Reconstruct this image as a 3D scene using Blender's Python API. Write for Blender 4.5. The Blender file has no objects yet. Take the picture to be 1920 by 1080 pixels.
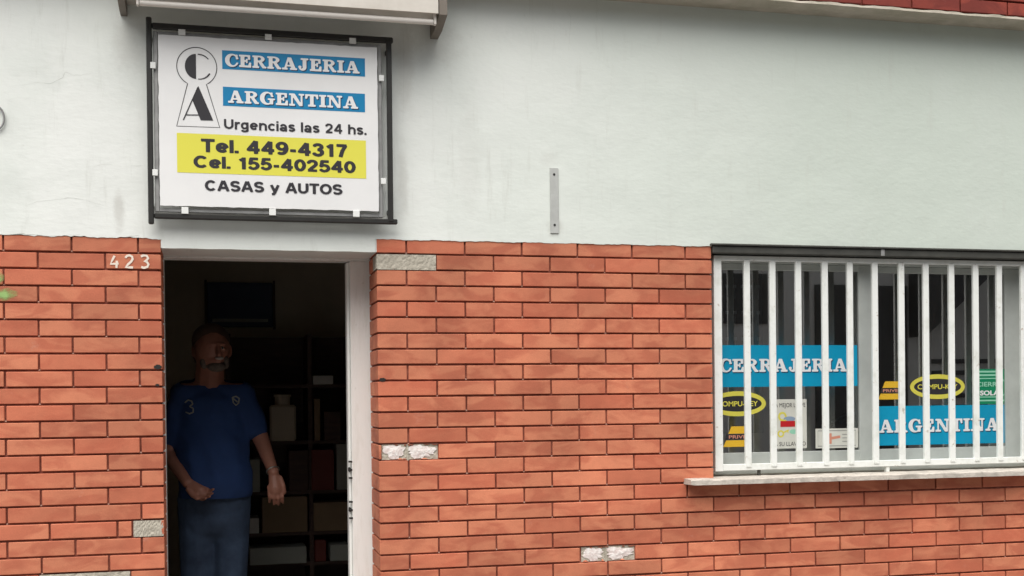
import bpy, bmesh, math, random
import numpy as np
from mathutils import Vector, Matrix
random.seed(7)
R = math.radians
sc = bpy.context.scene

# ------------------------------------------------------------------ camera
Z0 = 2.15                                  # top of the brickwork above the pavement
CAM = Vector((-.6534, -5.0086, Z0 - .6542))
AX = Vector((0.96856803, -0.24852711, -0.01049955))     # camera right
AD = Vector((-0.01190971, -0.00417117, -0.99992038))    # camera down
AF = Vector((0.24846353, 0.96861596, -0.00699994))      # camera forward
FPX, PX, PY = 2300.0, 990.2, 758.8
cam_d = bpy.data.cameras.new('camera'); cam = bpy.data.objects.new('camera', cam_d)
sc.collection.objects.link(cam)
rotm = Matrix((AX, -AD, -AF)).transposed()
cam.matrix_world = Matrix.Translation(CAM) @ rotm.to_4x4()
cam_d.sensor_width = 36; cam_d.lens = 36 * FPX / 1920
cam_d.shift_x = (960 - PX) / 1920; cam_d.shift_y = (PY - 540) / 1920
cam_d.clip_start = .05; cam_d.clip_end = 400
sc.camera = cam
sc.render.resolution_x, sc.render.resolution_y = 1024, 576

# ------------------------------------------------------------------ sky, sun, exposure
SUN_EL, SUN_AZ = 61, -28                    # azimuth measured from the street side (-y), + towards +x
w = bpy.data.worlds.new('World'); sc.world = w; w.use_nodes = True
nt = w.node_tree; nt.nodes.clear()
sky = nt.nodes.new('ShaderNodeTexSky'); sky.sky_type = 'NISHITA'; sky.sun_disc = False
sky.sun_elevation = R(SUN_EL); sky.sun_rotation = R(180 - SUN_AZ); sky.air_density = 1.0; sky.dust_density = 3.0
hs = nt.nodes.new('ShaderNodeHueSaturation'); hs.inputs['Saturation'].default_value = .22
bg = nt.nodes.new('ShaderNodeBackground'); bg.inputs['Strength'].default_value = .06
wo = nt.nodes.new('ShaderNodeOutputWorld')
nt.links.new(sky.outputs[0], hs.inputs['Color']); nt.links.new(hs.outputs[0], bg.inputs[0]); nt.links.new(bg.outputs[0], wo.inputs[0])
sl = bpy.data.lights.new('sun', 'SUN'); sl.energy = 1.5; sl.angle = R(70); sl.color = (1, .96, .90)
so = bpy.data.objects.new('sun', sl); sc.collection.objects.link(so)
sd = Vector((math.sin(R(SUN_AZ)) * math.cos(R(SUN_EL)), -math.cos(R(SUN_AZ)) * math.cos(R(SUN_EL)), math.sin(R(SUN_EL))))
so.rotation_euler = sd.to_track_quat('Z', 'Y').to_euler(); so.location = (0, -6, 12)
sc.view_settings.view_transform = 'Standard'; sc.view_settings.look = 'None'
sc.view_settings.exposure = 1.42; sc.view_settings.gamma = 1
sc.cycles.max_bounces = 8; sc.cycles.diffuse_bounces = 5; sc.cycles.glossy_bounces = 4; sc.cycles.transparent_max_bounces = 12
sc.cycles.use_denoising = True
sc.cycles.sample_clamp_indirect = 4

# ------------------------------------------------------------------ helpers
def W(u, v, y=0.0):
    """point of the plane y = const that the photograph shows at pixel u, v (x, z)"""
    k = AX * (u - PX) / FPX + AD * (v - PY) / FPX + AF
    t = (y - CAM.y) / k.y
    p = CAM + k * t
    return p.x, p.z

def tag(o, label=None, cat=None, group=None, kind=None):
    if label: o['label'] = label
    if cat: o['category'] = cat
    if group: o['group'] = group
    if kind: o['kind'] = kind
    return o

def link(name, me, m=None, parent=None, loc=None):
    o = bpy.data.objects.new(name, me); sc.collection.objects.link(o)
    if m is not None and me is not None and not me.materials: me.materials.append(m)
    if loc is not None: o.location = loc
    if parent is not None:
        o.parent = parent
    return o

def empty(name, loc=(0, 0, 0)):
    o = bpy.data.objects.new(name, None); sc.collection.objects.link(o); o.location = loc
    o.empty_display_size = .1
    return o

class MB:
    def __init__(s): s.v = []; s.f = []
    def add(s, vs, fs):
        b = len(s.v); s.v += [tuple(q) for q in vs]; s.f += [tuple(i + b for i in f) for f in fs]; return s
    def box(s, x0, x1, y0, y1, z0, z1):
        return s.add([(x0,y0,z0),(x1,y0,z0),(x1,y1,z0),(x0,y1,z0),(x0,y0,z1),(x1,y0,z1),(x1,y1,z1),(x0,y1,z1)],
                     [(0,3,2,1),(4,5,6,7),(0,1,5,4),(1,2,6,5),(2,3,7,6),(3,0,4,7)])
    def tube(s, p, q, r0, r1=None, n=10, cap=True):
        r1 = r0 if r1 is None else r1
        p = Vector(p); q = Vector(q); d = (q - p).normalized()
        a = d.orthogonal().normalized(); b = d.cross(a)
        vs = []
        for c, r in ((p, r0), (q, r1)):
            for i in range(n):
                t = 2 * math.pi * i / n; vs.append(c + a * r * math.cos(t) + b * r * math.sin(t))
        fs = [(i, (i + 1) % n, n + (i + 1) % n, n + i) for i in range(n)]
        if cap: fs += [tuple(range(n - 1, -1, -1)), tuple(range(n, 2 * n))]
        return s.add(vs, fs)
    def prism(s, pts, y0, y1):
        """pts: (x, z) outline, counter-clockwise seen from the street"""
        n = len(pts)
        vs = [(x, y0, z) for x, z in pts] + [(x, y1, z) for x, z in pts]
        return s.add(vs, [tuple(range(n)), tuple(range(2 * n - 1, n - 1, -1))] + [(i, i + n, (i + 1) % n + n, (i + 1) % n) for i in range(n)])
    def mesh(s, name='mesh', bevel=0, seg=1, smooth=False):
        me = bpy.data.meshes.new(name); me.from_pydata(s.v, [], s.f)
        bm = bmesh.new(); bm.from_mesh(me); bmesh.ops.recalc_face_normals(bm, faces=bm.faces)
        if bevel: bmesh.ops.bevel(bm, geom=list(bm.edges), offset=bevel, segments=seg, affect='EDGES', profile=.6)
        bm.to_mesh(me); bm.free()
        if smooth:
            for p in me.polygons: p.use_smooth = True
        return me
    def build(s, name, m, parent=None, bevel=0, seg=1, smooth=False, loc=None):
        return link(name, s.mesh(name, bevel, seg, smooth), m, parent, loc)

# ------------------------------------------------------------------ materials
def mat(name, col, rough=.6, metal=0, var=.0, scale=8, bump=0, bscale=60, spec=.5, dark=None, stretch=(1,1,1), thr=(.35,.7), speck=None):
    m = bpy.data.materials.new(name); m.use_nodes = True; n = m.node_tree.nodes; l = m.node_tree.links
    b = n['Principled BSDF']; b.inputs['Base Color'].default_value = (*col, 1)
    b.inputs['Roughness'].default_value = rough; b.inputs['Metallic'].default_value = metal
    b.inputs['Specular IOR Level'].default_value = spec
    g = n.new('ShaderNodeNewGeometry'); mp = n.new('ShaderNodeMapping'); mp.inputs['Scale'].default_value = stretch
    l.new(g.outputs['Position'], mp.inputs[0])
    if dark is not None or var:
        if dark is None: dark = tuple(c * (1 - var) for c in col)
        t = n.new('ShaderNodeTexNoise'); t.inputs['Scale'].default_value = scale; t.inputs['Detail'].default_value = 6; t.inputs['Roughness'].default_value = .6
        l.new(mp.outputs[0], t.inputs['Vector'])
        r = n.new('ShaderNodeMapRange'); r.inputs[1].default_value, r.inputs[2].default_value = thr
        l.new(t.outputs[0], r.inputs[0])
        mx = n.new('ShaderNodeMix'); mx.data_type = 'RGBA'
        mx.inputs[6].default_value = (*dark, 1); mx.inputs[7].default_value = (*col, 1)
        l.new(r.outputs[0], mx.inputs[0]); l.new(mx.outputs[2], b.inputs['Base Color'])
    if speck:
        sc_, sscale, lo, hi, amt = speck
        t3 = n.new('ShaderNodeTexNoise'); t3.inputs['Scale'].default_value = sscale; t3.inputs['Detail'].default_value = 7; t3.inputs['Roughness'].default_value = .7
        l.new(g.outputs['Position'], t3.inputs['Vector'])
        r3 = n.new('ShaderNodeMapRange'); r3.inputs[1].default_value = lo; r3.inputs[2].default_value = hi; r3.inputs[4].default_value = amt; l.new(t3.outputs[0], r3.inputs[0])
        m3 = n.new('ShaderNodeMix'); m3.data_type = 'RGBA'; m3.inputs[7].default_value = (*sc_, 1); l.new(r3.outputs[0], m3.inputs[0])
        src = b.inputs['Base Color'].links[0].from_socket if b.inputs['Base Color'].links else None
        if src: l.new(src, m3.inputs[6])
        else: m3.inputs[6].default_value = (*col, 1)
        l.new(m3.outputs[2], b.inputs['Base Color'])
    if bump:
        t2 = n.new('ShaderNodeTexNoise'); t2.inputs['Scale'].default_value = bscale; t2.inputs['Detail'].default_value = 5
        l.new(mp.outputs[0], t2.inputs['Vector'])
        bp = n.new('ShaderNodeBump'); bp.inputs['Strength'].default_value = bump; bp.inputs['Distance'].default_value = .004
        l.new(t2.outputs[0], bp.inputs['Height']); l.new(bp.outputs[0], b.inputs['Normal'])
    return m

def brick_material(name, cA, cB, cC):
    m = bpy.data.materials.new(name); m.use_nodes = True; n = m.node_tree.nodes; l = m.node_tree.links
    b = n['Principled BSDF']; b.inputs['Roughness'].default_value = .72; b.inputs['Specular IOR Level'].default_value = .35
    g = n.new('ShaderNodeNewGeometry'); oi = n.new('ShaderNodeObjectInfo')
    mp = n.new('ShaderNodeMapping'); mp.inputs['Scale'].default_value = (7, 7, 15)
    l.new(g.outputs['Position'], mp.inputs[0])
    mul = n.new('ShaderNodeMath'); mul.operation = 'MULTIPLY'; mul.inputs[1].default_value = 60; l.new(oi.outputs['Random'], mul.inputs[0])
    t = n.new('ShaderNodeTexNoise'); t.noise_dimensions = '4D'; t.inputs['Scale'].default_value = 1; t.inputs['Detail'].default_value = 3
    t.inputs['Distortion'].default_value = .8
    l.new(mp.outputs[0], t.inputs['Vector']); l.new(mul.outputs[0], t.inputs['W'])
    r = n.new('ShaderNodeMapRange'); r.inputs[1].default_value = .42; r.inputs[2].default_value = .56; l.new(t.outputs[0], r.inputs[0])
    mx = n.new('ShaderNodeMix'); mx.data_type = 'RGBA'; mx.inputs[6].default_value = (*cB, 1); mx.inputs[7].default_value = (*cA, 1)
    l.new(r.outputs[0], mx.inputs[0])
    # every brick was fired a little differently
    rr = n.new('ShaderNodeMapRange'); rr.inputs[1].default_value = .55; rr.inputs[2].default_value = 1; rr.inputs[3].default_value = 0; rr.inputs[4].default_value = .62
    l.new(oi.outputs['Random'], rr.inputs[0])
    mx2 = n.new('ShaderNodeMix'); mx2.data_type = 'RGBA'; mx2.inputs[7].default_value = (*cC, 1)
    l.new(rr.outputs[0], mx2.inputs[0]); l.new(mx.outputs[2], mx2.inputs[6])
    # sooty wear in broad patches plus fine grain
    t3 = n.new('ShaderNodeTexNoise'); t3.inputs['Scale'].default_value = 2.3; t3.inputs['Detail'].default_value = 7; t3.inputs['Roughness'].default_value = .65
    l.new(g.outputs['Position'], t3.inputs['Vector'])
    r3 = n.new('ShaderNodeMapRange'); r3.inputs[1].default_value = .3; r3.inputs[2].default_value = .66; r3.inputs[3].default_value = .70; r3.inputs[4].default_value = 1.06; l.new(t3.outputs[0], r3.inputs[0])
    t4 = n.new('ShaderNodeTexNoise'); t4.inputs['Scale'].default_value = 260; t4.inputs['Detail'].default_value = 3; l.new(g.outputs['Position'], t4.inputs['Vector'])
    r4 = n.new('ShaderNodeMapRange'); r4.inputs[1].default_value = .3; r4.inputs[2].default_value = .7; r4.inputs[3].default_value = .94; r4.inputs[4].default_value = 1.05; l.new(t4.outputs[0], r4.inputs[0])
    wn_ = n.new('ShaderNodeTexWhiteNoise'); wn_.noise_dimensions = '1D'; l.new(mul.outputs[0], wn_.inputs['W'])
    rb = n.new('ShaderNodeMapRange'); rb.inputs[3].default_value = .84; rb.inputs[4].default_value = 1.10; l.new(wn_.outputs[0], rb.inputs[0])
    m0 = n.new('ShaderNodeMath'); m0.operation = 'MULTIPLY'; l.new(r3.outputs[0], m0.inputs[0]); l.new(rb.outputs[0], m0.inputs[1])
    mm = n.new('ShaderNodeMath'); mm.operation = 'MULTIPLY'; l.new(m0.outputs[0], mm.inputs[0]); l.new(r4.outputs[0], mm.inputs[1])
    sc_ = n.new('ShaderNodeVectorMath'); sc_.operation = 'SCALE'; l.new(mx2.outputs[2], sc_.inputs[0]); l.new(mm.outputs[0], sc_.inputs['Scale'])
    # pale lime bloom here and there
    t5 = n.new('ShaderNodeTexNoise'); t5.inputs['Scale'].default_value = 9; t5.inputs['Detail'].default_value = 8; t5.inputs['Roughness'].default_value = .75; l.new(g.outputs['Position'], t5.inputs['Vector'])
    r5 = n.new('ShaderNodeMapRange'); r5.inputs[1].default_value = .62; r5.inputs[2].default_value = .80; r5.inputs[4].default_value = .35; l.new(t5.outputs[0], r5.inputs[0])
    mx5 = n.new('ShaderNodeMix'); mx5.data_type = 'RGBA'; mx5.inputs[7].default_value = (.62, .42, .34, 1)
    l.new(r5.outputs[0], mx5.inputs[0]); l.new(sc_.outputs[0], mx5.inputs[6])
    l.new(mx5.outputs[2], b.inputs['Base Color'])
    bp = n.new('ShaderNodeBump'); bp.inputs['Strength'].default_value = .35; bp.inputs['Distance'].default_value = .002
    l.new(t4.outputs[0], bp.inputs['Height']); l.new(bp.outputs[0], b.inputs['Normal'])
    return m

def plaster_material():
    m = bpy.data.materials.new('painted_plaster'); m.use_nodes = True; n = m.node_tree.nodes; l = m.node_tree.links
    b = n['Principled BSDF']; b.inputs['Roughness'].default_value = .75; b.inputs['Specular IOR Level'].default_value = .3
    g = n.new('ShaderNodeNewGeometry')
    def noise(s, d=5, r=.6, st=(1,1,1)):
        mp = n.new('ShaderNodeMapping'); mp.inputs['Scale'].default_value = st; l.new(g.outputs['Position'], mp.inputs[0])
        t = n.new('ShaderNodeTexNoise'); t.inputs['Scale'].default_value = s; t.inputs['Detail'].default_value = d; t.inputs['Roughness'].default_value = r
        l.new(mp.outputs[0], t.inputs['Vector']); return t.outputs[0]
    def rng(x, a, b_, c=0, d=1):
        r = n.new('ShaderNodeMapRange'); r.interpolation_type = 'SMOOTHSTEP'
        for i, q in enumerate((a, b_, c, d)): r.inputs[i + 1].default_value = q
        l.new(x, r.inputs[0]); return r.outputs[0]
    def mixc(f, a, c):
        x = n.new('ShaderNodeMix'); x.data_type = 'RGBA'; l.new(f, x.inputs[0])
        if isinstance(a, tuple): x.inputs[6].default_value = (*a, 1)
        else: l.new(a, x.inputs[6])
        x.inputs[7].default_value = (*c, 1); return x.outputs[2]
    def mul(a, c):
        x = n.new('ShaderNodeMath'); x.operation = 'MULTIPLY'; l.new(a, x.inputs[0])
        if isinstance(c, float): x.inputs[1].default_value = c
        else: l.new(c, x.inputs[1])
        return x.outputs[0]
    col = mixc(rng(noise(1.1, 3), .35, .65), (.785, .805, .775), (.75, .785, .745))
    # light falloff right of the doorway painted into the colour, plus greenish paint clouds
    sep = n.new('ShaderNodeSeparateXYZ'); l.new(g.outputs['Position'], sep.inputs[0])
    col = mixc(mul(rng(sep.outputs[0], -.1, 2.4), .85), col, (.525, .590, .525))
    col = mixc(mul(rng(noise(2.6, 6, .65), .45, .72), .35), col, (.60, .645, .60))
    # drips and thin grime
    col = mixc(mul(rng(noise(5, 6, .7, (3.5, 1, .45)), .54, .76), .38), col, (.50, .51, .46))
    col = mixc(mul(rng(noise(18, 8, .75), .60, .76), .30), col, (.48, .48, .43))
    # smudges and darker spots; beside the lamp ends its soft shade is painted in
    def spot(x, z, rx, rz, c, s):
        nonlocal col
        v = n.new('ShaderNodeVectorMath'); v.operation = 'SUBTRACT'; v.inputs[1].default_value = (x, 0, z); l.new(g.outputs['Position'], v.inputs[0])
        v2 = n.new('ShaderNodeVectorMath'); v2.operation = 'MULTIPLY'; v2.inputs[1].default_value = (1 / rx, 0, 1 / rz); l.new(v.outputs[0], v2.inputs[0])
        le = n.new('ShaderNodeVectorMath'); le.operation = 'LENGTH'; l.new(v2.outputs[0], le.inputs[0])
        ad = n.new('ShaderNodeMath'); ad.operation = 'ADD'; l.new(le.outputs['Value'], ad.inputs[0])
        nn = rng(noise(14, 5, .7), 0, 1, -.5, .5); l.new(nn, ad.inputs[1])
        f = rng(ad.outputs[0], .2, 1.0, s, 0)
        col = mixc(f, col, c)
    G = (.36, .34, .30)
    for u, v, ru, rv, s in ((222, 395, 14, 60, .35), (755, 340, 14, 90, .25), (1040, 425, 20, 22, .35), (760, 120, 22, 120, .25), (1030, 300, 26, 20, .12),
                            (820, 80, 60, 50, .22), (240, 90, 40, 70, .25), (880, 300, 30, 160, .10), (420, 440, 200, 10, .10)):
        x, z = W(u, v); x1, z1 = W(u + ru, v - rv)
        spot(x, z, x1 - x, z1 - z, G, s)
    l.new(col, b.inputs['Base Color'])
    bp = n.new('ShaderNodeBump'); bp.inputs['Strength'].default_value = .7; bp.inputs['Distance'].default_value = .014
    h = n.new('ShaderNodeMath'); h.operation = 'ADD'; l.new(noise(3.0, 4, .5), h.inputs[0]); l.new(mul(noise(26, 6, .6, (1, 1, 2.2)), .10), h.inputs[1])
    l.new(h.outputs[0], bp.inputs['Height']); l.new(bp.outputs[0], b.inputs['Normal'])
    return m

M = dict(
    brick=brick_material('fired_clay', (.65, .228, .125), (.535, .160, .088), (.56, .145, .078)),
    redbrick=brick_material('dark_red_clay', (.30, .055, .035), (.20, .035, .025), (.25, .04, .03)),
    mortar=mat('dark_mortar', (.34, .12, .08), .9, dark=(.18, .045, .028), scale=30, bump=.6),
    patch=mat('grey_cement', (.52, .48, .40), .9, dark=(.36, .33, .27), scale=40, bump=.9, bscale=90),
    lime=mat('lime_remains', (.88, .86, .83), .9, dark=(.66, .55, .52), scale=60, bump=.8, bscale=120),
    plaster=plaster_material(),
    white=mat('white_door_paint', (.82, .82, .79), .5, dark=(.70, .69, .64), scale=14, thr=(.2, .5), bump=.2, stretch=(3, 3, .5), speck=((.40, .37, .32), 22, .64, .74, .5)),
    grille=mat('chalky_white_paint', (.78, .80, .77), .5, dark=(.66, .68, .63), scale=16, thr=(.28, .5), bump=.25, speck=((.30, .20, .12), 30, .62, .72, .75)),
    alu=mat('grey_aluminium', (.60, .63, .60), .45, .25, var=.22, scale=5),
    lintel=mat('dark_grey_metal', (.065, .065, .056), .6, var=.4, scale=12),
    sill=mat('worn_stone', (.56, .51, .45), .8, dark=(.36, .33, .29), scale=22, bump=.7, thr=(.3, .6), speck=((.22, .19, .16), 40, .62, .72, .6)),
    black=mat('black_paint', (.022, .021, .019), .45, var=.3, scale=30),
    galv=mat('galvanised_metal', (.36, .36, .355), .5, .2, var=.3, scale=20),
    panel=mat('sign_sheet', (.82, .82, .815), .35, dark=(.75, .75, .75), scale=3, thr=(.3, .6)),
    tab=mat('white_tab', (.78, .79, .77), .6),
    blue=mat('printed_blue', (.0, .21, .44), .4), cyan=mat('printed_cyan', (.0, .32, .54), .35, var=.12, scale=4),
    yellow=mat('printed_yellow', (.74, .70, .085), .4), ink=mat('printed_black', (.022, .02, .025), .5),
    shade=mat('printed_drop_shadow', (.01, .035, .10), .5),
    pwhite=mat('printed_white', (.80, .80, .80), .45),
    ybadge=mat('yellow_badge', (.78, .47, .03), .4), oval=mat('yellow_oval', (.68, .62, .09), .4),
    green=mat('printed_green', (.0, .22, .10), .4), mint=mat('printed_mint', (.30, .62, .46), .5),
    redink=mat('printed_red', (.50, .01, .015), .45), bluegrey=mat('printed_blue_grey', (.25, .33, .45), .5), orange=mat('printed_salmon', (.62, .26, .18), .5),
    paper=mat('paper', (.66, .66, .60), .7, var=.1, scale=12),
    lampbody=mat('beige_lamp_metal', (.66, .62, .56), .5, dark=(.54, .50, .44), scale=8),
    tube=mat('unlit_glass_tube', (.72, .68, .63), .25), lampdark=mat('brown_bracket', (.20, .17, .14), .6, var=.3),
    number=mat('white_number_paint', (.80, .70, .60), .7),
    graffiti=mat('green_spray_paint', (.22, .42, .10), .7, dark=(.50, .45, .25), scale=16, thr=(.3, .5)),
    screw=mat('dark_screw', (.05, .05, .05), .4, .6),
    plate=mat('grey_flat_bar', (.40, .41, .395), .6, dark=(.50, .515, .495), scale=14),
    skin=mat('skin', (.40, .175, .12), .5, var=.12, scale=20), shirt=mat('blue_cotton', (.020, .058, .19), .85, var=.12, scale=10, bump=.3, bscale=500),
    jeans=mat('dark_denim', (.025, .042, .08), .85, dark=(.055, .09, .16), scale=8, bump=.3, bscale=400), hair=mat('dark_hair', (.10, .06, .045), .7),
    grey_hair=mat('grey_moustache', (.45, .42, .38), .7), belt=mat('black_leather', (.012, .012, .012), .5), steel=mat('steel', (.6, .6, .58), .3, .9),
    insideW=mat('inner_wall_paint', (.56, .50, .40), .85, var=.2, scale=3), insideD=mat('dark_wood', (.085, .045, .032), .6, var=.4, scale=9, stretch=(1, 1, 6)),
    ceiling=mat('ceiling_paint', (.55, .50, .42), .9), floor=mat('brown_floor_tiles', (.22, .17, .12), .5, var=.3, scale=5),
    board=mat('navy_board', (.05, .07, .13), .6), card=mat('brown_cardboard', (.32, .23, .14), .85, var=.2, scale=6), red=mat('red_box', (.17, .03, .022), .6),
    greybox=mat('grey_box', (.34, .36, .33), .7), cream=mat('cream_plastic', (.48, .42, .33), .5), label=mat('white_label', (.6, .6, .58), .7),
    pave=mat('pavement_cement', (.22, .21, .195), .85, dark=(.16, .15, .14), scale=3, bump=.4), asphalt=mat('asphalt', (.05, .05, .052), .9, var=.3, scale=4, bump=.5, bscale=200),
    kerb=mat('kerb_stone', (.34, .33, .31), .8, var=.25, scale=5),
    opp=mat('far_pale_render', (.80, .79, .74), .8, var=.15, scale=1.5), oppdark=mat('far_dark_shutter', (.10, .10, .095), .5, var=.3, scale=3),
    leaf=mat('tree_leaf', (.055, .09, .03), .6, var=.5, scale=4), bark=mat('tree_bark', (.10, .075, .05), .9, var=.4, scale=12, bump=.8),
    curtain=mat('plum_curtain', (.07, .03, .045), .9, var=.3, scale=6),
    crack=mat('grey_crack', (.47, .48, .45), .9),
)
# window pane: see-through with the mirror-like reflection of glass
def glass_material():
    m = bpy.data.materials.new('window_glass'); m.use_nodes = True; n = m.node_tree.nodes; l = m.node_tree.links
    n.remove(n['Principled BSDF'])
    tr = n.new('ShaderNodeBsdfTransparent'); tr.inputs[0].default_value = (.80, .84, .82, 1)
    gl = n.new('ShaderNodeBsdfGlossy'); gl.inputs['Roughness'].default_value = .0
    fr = n.new('ShaderNodeFresnel'); fr.inputs[0].default_value = 1.9
    mu = n.new('ShaderNodeMath'); mu.operation = 'MULTIPLY'; mu.inputs[1].default_value = 3.1; l.new(fr.outputs[0], mu.inputs[0])
    mx = n.new('ShaderNodeMixShader'); l.new(mu.outputs[0], mx.inputs[0]); l.new(tr.outputs[0], mx.inputs[1]); l.new(gl.outputs[0], mx.inputs[2])
    l.new(mx.outputs[0], n['Material Output'].inputs[0]); return m
M['glass'] = glass_material()

def spray_material():
    m = bpy.data.materials.new('green_spray'); m.use_nodes = True; n = m.node_tree.nodes; l = m.node_tree.links; b = n['Principled BSDF']
    b.inputs['Base Color'].default_value = (.30, .48, .16, 1); b.inputs['Roughness'].default_value = .7
    tc = n.new('ShaderNodeTexCoord'); v = n.new('ShaderNodeVectorMath'); v.operation = 'SUBTRACT'; v.inputs[1].default_value = (.5, .5, .5); l.new(tc.outputs['Generated'], v.inputs[0])
    w2 = n.new('ShaderNodeVectorMath'); w2.operation = 'MULTIPLY'; w2.inputs[1].default_value = (1, 0, 1); l.new(v.outputs[0], w2.inputs[0])
    le = n.new('ShaderNodeVectorMath'); le.operation = 'LENGTH'; l.new(w2.outputs[0], le.inputs[0])
    t = n.new('ShaderNodeTexNoise'); t.inputs['Scale'].default_value = 5; t.inputs['Detail'].default_value = 6; l.new(tc.outputs['Generated'], t.inputs['Vector'])
    a = n.new('ShaderNodeMath'); a.operation = 'MULTIPLY_ADD'; a.inputs[1].default_value = .55; l.new(t.outputs[0], a.inputs[0]); l.new(le.outputs['Value'], a.inputs[2])
    r = n.new('ShaderNodeMapRange'); r.inputs[1].default_value = .40; r.inputs[2].default_value = .74; r.inputs[3].default_value = .95; r.inputs[4].default_value = 0; l.new(a.outputs[0], r.inputs[0])
    l.new(r.outputs[0], b.inputs['Alpha']); return m
M['graffiti'] = spray_material()
M['beard'] = mat('greying_beard', (.20, .16, .13), .85, var=.4, scale=60)
M['soffit'] = mat('dirty_render', (.52, .47, .40), .9, dark=(.38, .35, .28), scale=9, bump=.6)

# ------------------------------------------------------------------ flat lettering
def flat(me_v, me_f, name, m, parent, y):
    me = bpy.data.meshes.new(name); me.from_pydata([(x, y, z) for x, z in me_v], [], me_f)
    return link(name, me, m, parent)

def sans_mesh(body, x0, x1, z0, z1, y, name, m, parent, bold=.02, capfit=True, spacing=1.0):
    """upright sans serif lettering fitted between x0..x1 with capitals reaching from z0 to z1"""
    def geo(txt):
        cu = bpy.data.curves.new('t', 'FONT'); cu.body = txt; cu.offset = bold; cu.space_character = spacing; cu.resolution_u = 4
        ob = bpy.data.objects.new('t', cu); sc.collection.objects.link(ob)
        dg = bpy.context.evaluated_depsgraph_get(); dg.update()
        me = bpy.data.meshes.new_from_object(ob.evaluated_get(dg))
        v = np.array([q.co[:] for q in me.vertices]); f = [tuple(p.vertices) for p in me.polygons]
        bpy.data.objects.remove(ob); bpy.data.curves.remove(cu); bpy.data.meshes.remove(me)
        return v, f
    v, f = geo(body)
    h = geo('H')[0] if capfit else v
    sz = (z1 - z0) / (h[:, 1].max() - h[:, 1].min()); oz = h[:, 1].min()
    sx = (x1 - x0) / (v[:, 0].max() - v[:, 0].min())
    P = [(x0 + (a[0] - v[:, 0].min()) * sx, z0 + (a[1] - oz) * sz) for a in v]
    return flat(P, f, name, m, parent, y)

# fat slab-serif capitals: each glyph is a union of pieces on a fine grid, softened and traced
def inside_poly(X, Y, pts):
    r = np.zeros(X.shape, bool); n = len(pts); j = n - 1
    for i in range(n):
        xi, yi = pts[i]; xj, yj = pts[j]
        c = ((yi > Y) != (yj > Y)) & (X < (xj - xi) * (Y - yi) / ((yj - yi) or 1e-9) + xi)
        r ^= c; j = i
    return r
def B(x0, x1, y0, y1): return ('+', [(x0, y0), (x1, y0), (x1, y1), (x0, y1)])
def P_(*p): return ('+', list(p))
def cut(x0, x1, y0, y1): return ('-', [(x0, y0), (x1, y0), (x1, y1), (x0, y1)])
def El(cx, cy, rx, ry, s='+', clip=None): return ('e' + s, (cx, cy, rx, ry, clip))
S = .15
GL = {
 'I': (.50, [B(.12, .38, 0, 1), B(0, .50, 0, S), B(0, .50, 1 - S, 1)]),
 'E': (.86, [B(.10, .36, 0, 1), B(0, .78, 1 - S, 1), B(0, .84, 0, S), P_((.62, .62), (.78, .62), (.78, 1), (.58, 1)), P_((.58, 0), (.84, 0), (.84, .40), (.70, .40)), B(.30, .56, .44, .57), B(.47, .58, .34, .68)]),
 'R': (.98, [B(.10, .36, 0, 1), B(0, .46, 0, S), B(0, .46, 1 - S, 1), El(.44, .735, .42, .265, '+', (.36, 2)), El(.44, .735, .17, .135, '-', (.36, 2)), B(.0, .1, .99, 1), P_((.40, .50), (.64, .52), (.88, .14), (.98, .14), (.98, 0), (.70, 0))]),
 'A': (1.06, [P_((.40, 1), (.54, 1), (.26, .05), (.12, .05)), P_((.36, 1), (.64, 1), (.98, .05), (.68, .05)), B(.26, .70, .26, .38), B(0, .38, 0, S), B(.56, 1.06, 0, S)]),
 'J': (.78, [B(.34, .60, .25, 1), B(.20, .74, 1 - S, 1), El(.32, .26, .28, .28, '+', None), El(.24, .34, .13, .20, '-', None), cut(-.2, .34, .36, .8), B(.34, .60, .26, .8), El(.13, .27, .12, .11)]),
 'C': (.92, [El(.48, .5, .48, .53), El(.56, .5, .25, .40, '-'), cut(.66, 1.2, .34, .62), B(.76, .89, .60, .98)]),
 'G': (1.04, [El(.48, .5, .48, .53), El(.56, .5, .25, .40, '-'), cut(.66, 1.2, .34, .62), B(.76, .89, .64, .98), B(.68, .92, .03, .45), B(.54, 1.04, .36, .49)]),
 'N': (1.06, [B(.13, .26, 0, 1), P_((.08, 1), (.38, 1), (.93, 0), (.70, 0)), B(.80, .93, 0, 1), B(0, .40, 0, S), B(0, .34, 1 - S, 1), B(.66, 1.06, 1 - S, 1)]),
 'T': (.92, [B(.33, .59, 0, 1), B(0, .92, 1 - S, 1), P_((0, .62), (.12, .62), (.24, 1), (0, 1)), P_((.80, .62), (.92, .62), (.92, 1), (.68, 1)), B(.20, .72, 0, S)]),
}
_gc = {}
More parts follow.
